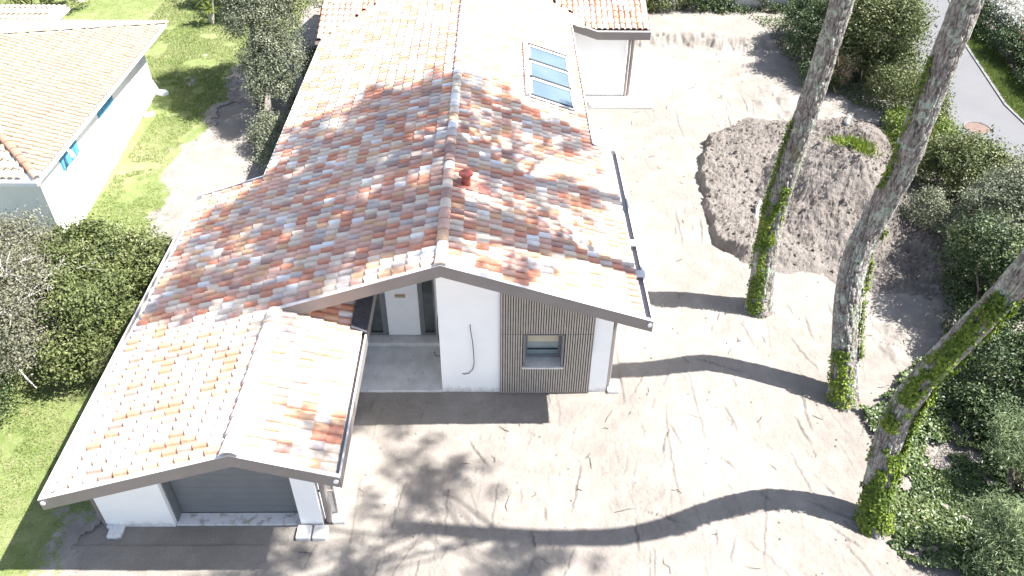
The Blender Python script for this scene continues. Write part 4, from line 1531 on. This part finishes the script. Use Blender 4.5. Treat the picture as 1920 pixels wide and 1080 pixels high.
# dug-up plants on the heap
def tuft(P, n, size, mat, name, label, seed, spread=.25, h=.25):
    q = np.random.default_rng(seed)
    pts = np.array(P)[q.integers(0, len(P), n)] + q.normal(size=(n, 3)) * np.array([spread, spread, .03])
    pts[:, 2] = heap_h(pts[:, 0], pts[:, 1]) - .04
    d = q.normal(size=(n, 3)) * np.array([.5, .5, .2]) + np.array([0, 0, 1])
    d /= np.linalg.norm(d, axis=1, keepdims=True)
    s = q.normal(size=(n, 3))
    s = np.cross(d, s)
    s /= np.linalg.norm(s, axis=1, keepdims=True)
    L = (h * q.uniform(.5, 1.2, n))[:, None]
    a, b_ = pts - s * size, pts + s * size
    c = pts + d * L * .6 + s * size * .7
    e_ = pts + d * L + np.cross(d, s) * L * .3
    V = np.stack([a, b_, c, e_], 1).reshape(-1, 3)
    o = link(name, raw_mesh(name, V, np.arange(4 * n).reshape(n, 4), tone=np.repeat(q.uniform(.3, 1, n), 4)), None, mat)
    o['kind'] = 'stuff'
    return tag(o, label, 'grass')


tuft([(11.65, 23.15, 0)], 620, .011, lf_bright, 'grass_tuft', 'bright green grass tuft growing on top of the soil heap', 71, .33, .28)
0 and tuft([(10.3, 22.75, 0)], 160, .012, lf_grass, 'grass_tuft', 'thin weedy tuft on the heap behind the left trunk', 72, .15, .2)
zp = float(heap_h(np.array(12.5), np.array(25.9))) + .02
o = MB().tube([(12.42, 25.7, zp), (12.66, 26.2, zp + .05)], .055, 14).build('pipe_offcut', mat_noise('pale_blue_plastic', (.36, .50, .54), (.44, .58, .62), 5, .5, .4))
tag(o, 'short pale blue plastic pipe lying on the soil heap', 'pipe')
o = MB().tube([(7.5, 19.9, .05), (7.9, 20.3, .18), (8.05, 20.8, .3), (8.2, 21.1, .42)], [.05, .07, .06, .03], 8).build('tree_root', m_deadwood)
tag(o, 'pale torn root sticking out of the soil heap edge', 'root')

# ------------------------------------------------------------------ pines
def catmull(P, n):
    P = [np.array(p, float) for p in P]
    P = [2 * P[0] - P[1]] + P + [2 * P[-1] - P[-2]]
    out = []
    for i in range(1, len(P) - 2):
        for t in np.linspace(0, 1, n, endpoint=False):
            a, b_, c, d = P[i - 1], P[i], P[i + 1], P[i + 2]
            out.append(.5 * (2 * b_ + (c - a) * t + (2 * a - 5 * b_ + 4 * c - d) * t * t + (3 * b_ - a - 3 * c + d) * t ** 3))
    out.append(P[-2])
    return np.array(out)


def pine(path, r_base, r_top, seed, label, ivy, crown, leafsize=.062, dens_=12, limb_=.07):
    """path up to the crown; ivy: list of (t0,t1,ang,width,density); crown: clump centres"""
    base = path[0]
    root = empty('pine_tree', (base[0], base[1], 0), label, 'pine tree', 'pine trees on the plot')
    C = catmull(path, 64)
    ln = np.concatenate([[0], np.cumsum(np.linalg.norm(np.diff(C, axis=0), axis=1))])
    T = np.gradient(C, axis=0)
    T /= np.linalg.norm(T, axis=1, keepdims=True)
    ref = np.array([0, 1., 0])
    A = np.cross(T, ref)
    A /= np.linalg.norm(A, axis=1, keepdims=True)
    B = np.cross(T, A)
    na = 104
    th = np.linspace(0, 2 * np.pi, na, endpoint=False)
    rad = r_base + (r_top - r_base) * (ln / ln[-1]) ** .8 + r_base * .38 * np.exp(-ln / .35)
    TH_, LN_ = np.meshgrid(th, ln)
    u = np.cos(TH_) * 2.6 + 7
    v = np.sin(TH_) * 2.6 + 7
    # furrowed plates, long in the trunk direction
    w1 = np.abs(vnoise(u * 2.2 + LN_ * .6, v * 2.2 + LN_ * 5.0, seed) - .5) * 2
    w2 = np.abs(vnoise(u * 4.5 + 9, v * 4.5 + LN_ * 11, seed + 1) - .5) * 2
    lumpy = vnoise(u * .8, v * .8 + LN_ * .8, seed + 2) - .5
    fl_ = np.exp(-LN_ / .4) * .12 * np.sin(TH_ * 5 + seed)
    w3 = np.abs(vnoise(u * 9 + 4, v * 8 + LN_ * 19, seed + 3) - .5) * 2
    plate = np.minimum(w1 * 1.9, 1) * .55 + np.minimum(w2 * 2, 1) * .3 + w3 * .15
    RR = rad[:, None] * (1 + .09 * lumpy + fl_) + .06 * plate - .045
    V = C[:, None, :] + (A[:, None, :] * np.cos(TH_)[..., None] + B[:, None, :] * np.sin(TH_)[..., None]) * RR[..., None]
    nr = len(C)
    idx = np.arange(nr * na).reshape(nr, na)
    j = np.roll(idx, -1, axis=1)
    F = np.stack([idx[:-1].ravel(), j[:-1].ravel(), j[1:].ravel(), idx[1:].ravel()], 1)
    link('trunk', raw_mesh('trunk', V.reshape(-1, 3), F, smooth=True, tone=plate.ravel()), root, m_bark)
    # ivy leaves clinging to the bark
    q = np.random.default_rng(seed)
    Ps, Ns = [], []
    for (h0, h1, ang, wd, dn, off) in ivy:
        n = int(dn * (h1 - h0))
        h = q.uniform(h0, h1, n)
        edge = wd * (.55 + .9 * fbm(h * 1.7 + seed, h * 0 + 1, 3, seed))
        a = ang + np.clip(q.normal(0, .55, n), -1.25, 1.25) * edge + .35 * (fbm(h * .8, h * 0, 2, seed + 5) - .4)
        okm = fbm(h * 2.2 + 5, a * 1.8 + 5, 3, seed + 7) > .36
        h, a = h[okm], a[okm]
        ii = np.clip(np.searchsorted(ln, h), 0, nr - 1)
        d = A[ii] * np.cos(a)[:, None] + B[ii] * np.sin(a)[:, None]
        rr_ = rad[ii] + .02 + np.abs(q.normal(0, off, len(h)))
        # nothing of the pine below the ground
        p = C[ii] + d * rr_[:, None]
        Ps.append(p)
        Ns.append(d + q.normal(size=d.shape) * .5 + np.array([0, -.1, .45]))
    if Ps:
        P, Nn = np.vstack(Ps), np.vstack(Ns)
        ok = P[:, 2] > .0
        P, Nn = P[ok], Nn[ok]
        tn = np.clip(.52 + .9 * (fbm(P[:, 2] * 2.5, P[:, 0] * 3 + P[:, 1] * 3, 3, seed) - .45) + q.normal(0, .14, len(P)), 0, 1)
        V, F, tt = leaf_mesh(P, Nn, leafsize, tn, .8, seed)
        link('ivy', raw_mesh('ivy', V, F, tone=tt), root, lf_ivy)
    # crown: limbs and needle sprays
    top = C[-1]
    b = MB()
    Pn, Nd = [], []
    for ci, (x, y, z, rdx) in enumerate(crown):
        c = np.array([x, y, z])
        st = C[int(nr * (1 - .09 * ((ci * 37 % 100) / 100)))-1]
        mid = (st + c) / 2 + np.array([0, 0, .25 * np.linalg.norm(c - st) * .3])
        b.tube([st, (st + mid) / 2 + q.normal(0, .1, 3), mid, c], [limb_, limb_ * .75, limb_ * .5, .012], 6)
        ncl = int(dens_ * (rdx / .8) ** 2) + 3
        cc = c + q.normal(size=(ncl, 3)) * np.array([rdx, rdx, rdx * .45]) * .62
        for g_ in cc:
            n = 46
            d = q.normal(size=(n, 3))
            d[:, 2] = d[:, 2] * .7 + .25
            d /= np.linalg.norm(d, axis=1, keepdims=True)
            Pn.append(g_ + d * q.uniform(.08, .26, (n, 1)))
            Nd.append(np.cross(d, q.normal(size=(n, 3))))
    b.build('limb', m_branch, root)
    P, Nd = np.vstack(Pn), np.vstack(Nd)
    V, F, tt = leaf_mesh(P, Nd, .30, q.uniform(0, 1, len(P)), .10, seed)
    link('crown', raw_mesh('crown', V, F, tone=tt), root, lf_needle)
    return root


T1 = [(7.1, 16.42, -.15), (7.05, 16.55, .5), (6.98, 16.72, 1.57), (6.98, 16.88, 2.7), (7.05, 16.95, 4.0), (7.15, 16.95, 5.46), (7.22, 16.95, 6.66), (7.27, 16.95, 8.2), (7.3, 16.9, 10.5), (7.3, 16.7, 13.0), (7.2, 16.5, 15.2)]
T2 = [(8.28, 13.1, -.15), (8.25, 13.3, .4), (8.17, 13.65, 1.23), (8.06, 14.07, 2.35), (8.07, 14.36, 3.5), (8.24, 14.42, 4.5), (8.32, 14.3, 5.66), (8.28, 14.2, 6.7), (8.29, 14.2, 7.7), (8.33, 14.2, 9.2), (8.4, 14.2, 11.5), (8.3, 14.3, 14.8)]
T3 = [(7.80, 9.62, -.15), (7.78, 9.8, .4), (7.74, 10.04, .94), (7.71, 10.24, 1.88), (7.73, 10.31, 2.75), (7.79, 10.22, 3.73), (7.97, 10.1, 4.64), (8.08, 9.92, 5.57), (8.12, 9.7, 6.5), (8.2, 9.5, 8.2), (8.4, 9.6, 11), (8.6, 9.9, 14.6)]

# crown clumps sit where their shade reaches the roofs and the ground
def shade_clumps(cells, z0, z1, seed, rad=(.55, .95)):
    q = random.Random(seed)
    out = []
    for (x, y, zs, n, sx, sy) in cells:
        for _ in range(n):
            z = q.uniform(z0, z1)
            px, py = x + q.uniform(-sx, sx), y + q.uniform(-sy, sy)
            out.append((px + SUN_A * (z - zs), py + SUN_B * (z - zs), z, q.uniform(*rad)))
    return out


c1 = shade_clumps([(-2.2, 20.4, 4.2, 11, 1.2, .8), (-4.2, 19.3, 3.5, 12, 1.4, .9), (-5.2, 17.3, 3.2, 11, 1.3, 1.0), (-2.6, 17.8, 4.1, 14, 1.4, 1.2), (0.2, 19.3, 4.0, 6, 1.0, .8), (1.6, 19.0, 3.5, 5, .6, .9), (.4, 17.2, 4.0, 3, 1.0, .9)], 14.2, 17.2, 3)
c2 = shade_clumps([(-6.3, 15.6, 2.7, 9, 1.0, 1.1), (-6.8, 13.8, 2.6, 4, .6, .6), (-4.4, 15.2, 3.4, 13, 1.3, 1.2), (-2.4, 14.6, 4.1, 11, 1.0, 1.2), (-4.9, 13.1, 3.2, 5, .6, .4), (.0, 15.4, 4.1, 4, .9, 1.0), (1.5, 16.2, 3.6, 3, .6, .8), (1.0, 13.9, 3.8, 3, 1.0, .5)], 13.8, 17.0, 5)
c3 = shade_clumps([(-1.4, 11.4, 0, 4, .5, .7), (-3.0, 12.2, 0, 2, .3, .4), (-3.2, 8.6, 0, 3, 1.2, .3), (.6, 8.3, 0, 4, .9, .35), (-3.4, 9.5, 2.4, 3, .7, .3), (-5, 7.6, 0, 4, 1.4, .5), (-2.4, 10.1, 0, 1, .3, .3)], 13.6, 16.8, 7)
pine(T1, .33, .18, 101, 'straight lichen covered pine trunk nearest the soil heap, ivy up its left side',
     [(0.1, 3.4, .75, .75, 620, .03), (3.0, 5.6, .15, .30, 260, .03), (2.2, 3.9, 1.5, .5, 460, .03)], c1)
pine(T2, .32, .22, 202, 'S-curved pine trunk in the middle of the three, ivy patches at its foot',
     [(0.1, 1.5, .9, .85, 700, .03), (1.2, 4.6, 2.75, .30, 330, .05), (5.6, 8.6, .25, .30, 200, .04)], c2)
pine(T3, .29, .15, 303, 'pine trunk leaning right and thickly wrapped in ivy at the right edge',
     [(0.0, 2.2, 1.2, 1.5, 1500, .025), (1.2, 3.6, 2.7, .5, 700, .06), (2.6, 3.3, .7, .7, 600, .03), (3.4, 6.6, .8, .75, 1050, .03), (3.4, 7.4, 3.0, .35, 500, .06)], c3, .066, 9, .035)

# ------------------------------------------------------------------ ground cover
poly = np.array([(7.95, 9.2), (8.25, 10.6), (8.65, 11.6), (8.55, 12.7), (9.7, 13.4), (10.7, 14.3), (12.2, 15.5), (13, 18.2), (18, 18), (18, 6.5), (9.6, 6.5), (8.75, 8.45)])


def inpoly(x, y, P):
    c = np.zeros(len(x), bool)
    j = len(P) - 1
    for i in range(len(P)):
        xi, yi = P[i]
        xj, yj = P[j]
        m_ = ((yi > y) != (yj > y)) & (x < (xj - xi) * (y - yi) / (yj - yi + 1e-12) + xi)
        c ^= m_
        j = i
    return c


q = np.random.default_rng(90)
n = 120000
x, y = q.uniform(7.5, 16.5, n), q.uniform(7, 18.5, n)
jx = (fbm(x * 1.8, y * 1.8, 3, 91) - .44) * 1.1
jy = (fbm(x * 1.8 + 9, y * 1.8, 3, 92) - .44) * 1.1
ok = inpoly(x + jx, y + jy, poly) & (fbm(x * 1.6, y * 1.6, 4, 93) > .33)
x, y = x[ok], y[ok]
hgt = np.clip((fbm(x * 1.2, y * 1.2, 4, 94) - .3), 0, 1) * .6
z = gh(x, y) + hgt * q.uniform(.35, 1.0, len(x)) + .02
P = np.stack([x, y, z], 1)
tn = np.clip(.45 + 1.0 * (fbm(x * 2, y * 2, 3, 95) - .45) + q.normal(0, .17, len(x)), 0, 1)
V, F, tt = leaf_mesh(P, q.normal(size=(len(x), 3)) * .5 + np.array([.1, -.2, 1]), .095, tn, .75, 96)
o = link('ground_cover', raw_mesh('ground_cover', V, F, tone=tt), None, lf_cover)
o['kind'] = 'stuff'
# weeds along the foot of the bushes
n = 26000
x, y = q.uniform(11.4, 16.5, n), q.uniform(15, 36, n)
e_ = np.interp(y, [15, 18, 21, 24, 27, 30, 33, 36], [11.8, 12.5, 12.7, 13.6, 14.3, 12.6, 12.2, 11.6]) + (fbm(x * 1.5, y * 1.5, 3, 97) - .45) * 1.5
ok = x > e_
x, y = x[ok], y[ok]
P = np.stack([x, y, gh(x, y) + q.uniform(0, .22, len(x))], 1)
V, F, tt = leaf_mesh(P, q.normal(size=(len(x), 3)) * .6 + np.array([0, -.2, 1]), .10, np.clip(q.normal(.45, .2, len(x)), 0, 1), .6, 98)
o = link('undergrowth', raw_mesh('undergrowth', V, F, tone=tt), None, lf_cover)
o['kind'] = 'stuff'

# grass blades on the lawn
n = 230000
x = np.where(q.random(n) < .8, q.uniform(-16, -8, n), q.uniform(-26, -8, n))
y = q.uniform(7, 40, n)
ok = lawn_mask(x, y) & (fbm(x * 1.1, y * 1.1, 4, 111) > .34) & ~((x < -12.7) & (y > 19.2) & (y < 29.6))
x, y = x[ok], y[ok]
n = len(x)
zb = (fbm(x * 1.5, y * 1.5, 4, 31) - .45) * .05 + .012
a = q.uniform(0, 6.28, n)
hh = q.uniform(.03, .085, n)
P0 = np.stack([x, y, zb], 1)
sd = np.stack([np.cos(a), np.sin(a), a * 0], 1) * .008
tipo = np.stack([q.normal(0, .03, n), q.normal(0, .03, n), hh], 1)
V = np.stack([P0 - sd, P0 + sd, P0 + tipo], 1).reshape(-1, 3)
tn = np.clip(.4 + 1.5 * (fbm(x * .9, y * .9, 4, 112) - .45) + q.normal(0, .16, n), 0, 1)
o = link('grass', raw_mesh('grass', V, np.arange(3 * n).reshape(n, 3), tone=np.repeat(tn, 3)), None, lf_grass)
o['kind'] = 'stuff'
# grass on the verge
n = 26000
y = q.uniform(20, 40, n)
x = np.interp(y, [p[1] for p in rdr], [p[0] for p in rdr]) + q.uniform(.1, 1.3, n)
a = q.uniform(0, 6.28, n)
P0 = np.stack([x, y, np.full(n, .06)], 1)
sd = np.stack([np.cos(a), np.sin(a), a * 0], 1) * .012
V = np.stack([P0 - sd, P0 + sd, P0 + np.stack([q.normal(0, .04, n), q.normal(0, .04, n), q.uniform(.05, .14, n)], 1)], 1).reshape(-1, 3)
o = link('verge_grass', raw_mesh('verge_grass', V, np.arange(3 * n).reshape(n, 3), tone=np.repeat(q.uniform(0, .5, n), 3)), None, lf_grass)
o['kind'] = 'stuff'

# twigs, roots and crumbs left on the sand
tw = MB()
q = random.Random(12)
for i in range(190):
    x, y = q.uniform(-4, 12), q.uniform(8.2, 33)
    if y > 13 and x < 3.3:
        continue
    if y > 9.4 and y < 13.3 and x < -3:
        continue
    if x > 6.5 and 17 < y < 27.5:
        continue
    a = q.gauss(1.5, .45) if q.random() < .6 else q.uniform(0, 3.14)
    L = q.uniform(.06, .42)
    z = float(gh(x, y))
    pts = []
    for k_ in range(4):
        t_ = (k_ / 3 - .5) * L
        xx, yy = x + t_ * math.cos(a) + q.gauss(0, .018), y + t_ * math.sin(a) + q.gauss(0, .018)
        pts.append((xx, yy, float(gh(xx, yy)) + .012 + q.uniform(0, .02)))
    r_ = q.uniform(.003, .008)
    tw.tube(pts, [r_, r_ * 1.2, r_, r_ * .5], 5)
o = tw.build('twigs', m_twig)
o['kind'] = 'stuff'
q = np.random.default_rng(44)
cr = MB()
for i in range(500):
    x, y = q.uniform(-4, 12), 8 + 26 * q.random() ** 1.3
    if (y > 13.2 and x < 3.2) or (y > 9.4 and x < -3.2):
        continue
    s = q.uniform(.008, .03)
    z = float(gh(x, y)) + s * .5
    vv = [(x + s * a_ + q.normal(0, s * .2), y + s * b_ + q.normal(0, s * .2), z + s * c) for a_, b_, c in ((1, 0, 0), (-1, 0, 0), (0, 1, 0), (0, -1, 0), (0, 0, .9), (0, 0, -.9))]
    cr.add(vv, [(0, 2, 4), (2, 1, 4), (1, 3, 4), (3, 0, 4), (2, 0, 5), (1, 2, 5), (3, 1, 5), (0, 3, 5)])
o = cr.build('sand_crumbs', m_sand)
o['kind'] = 'stuff'
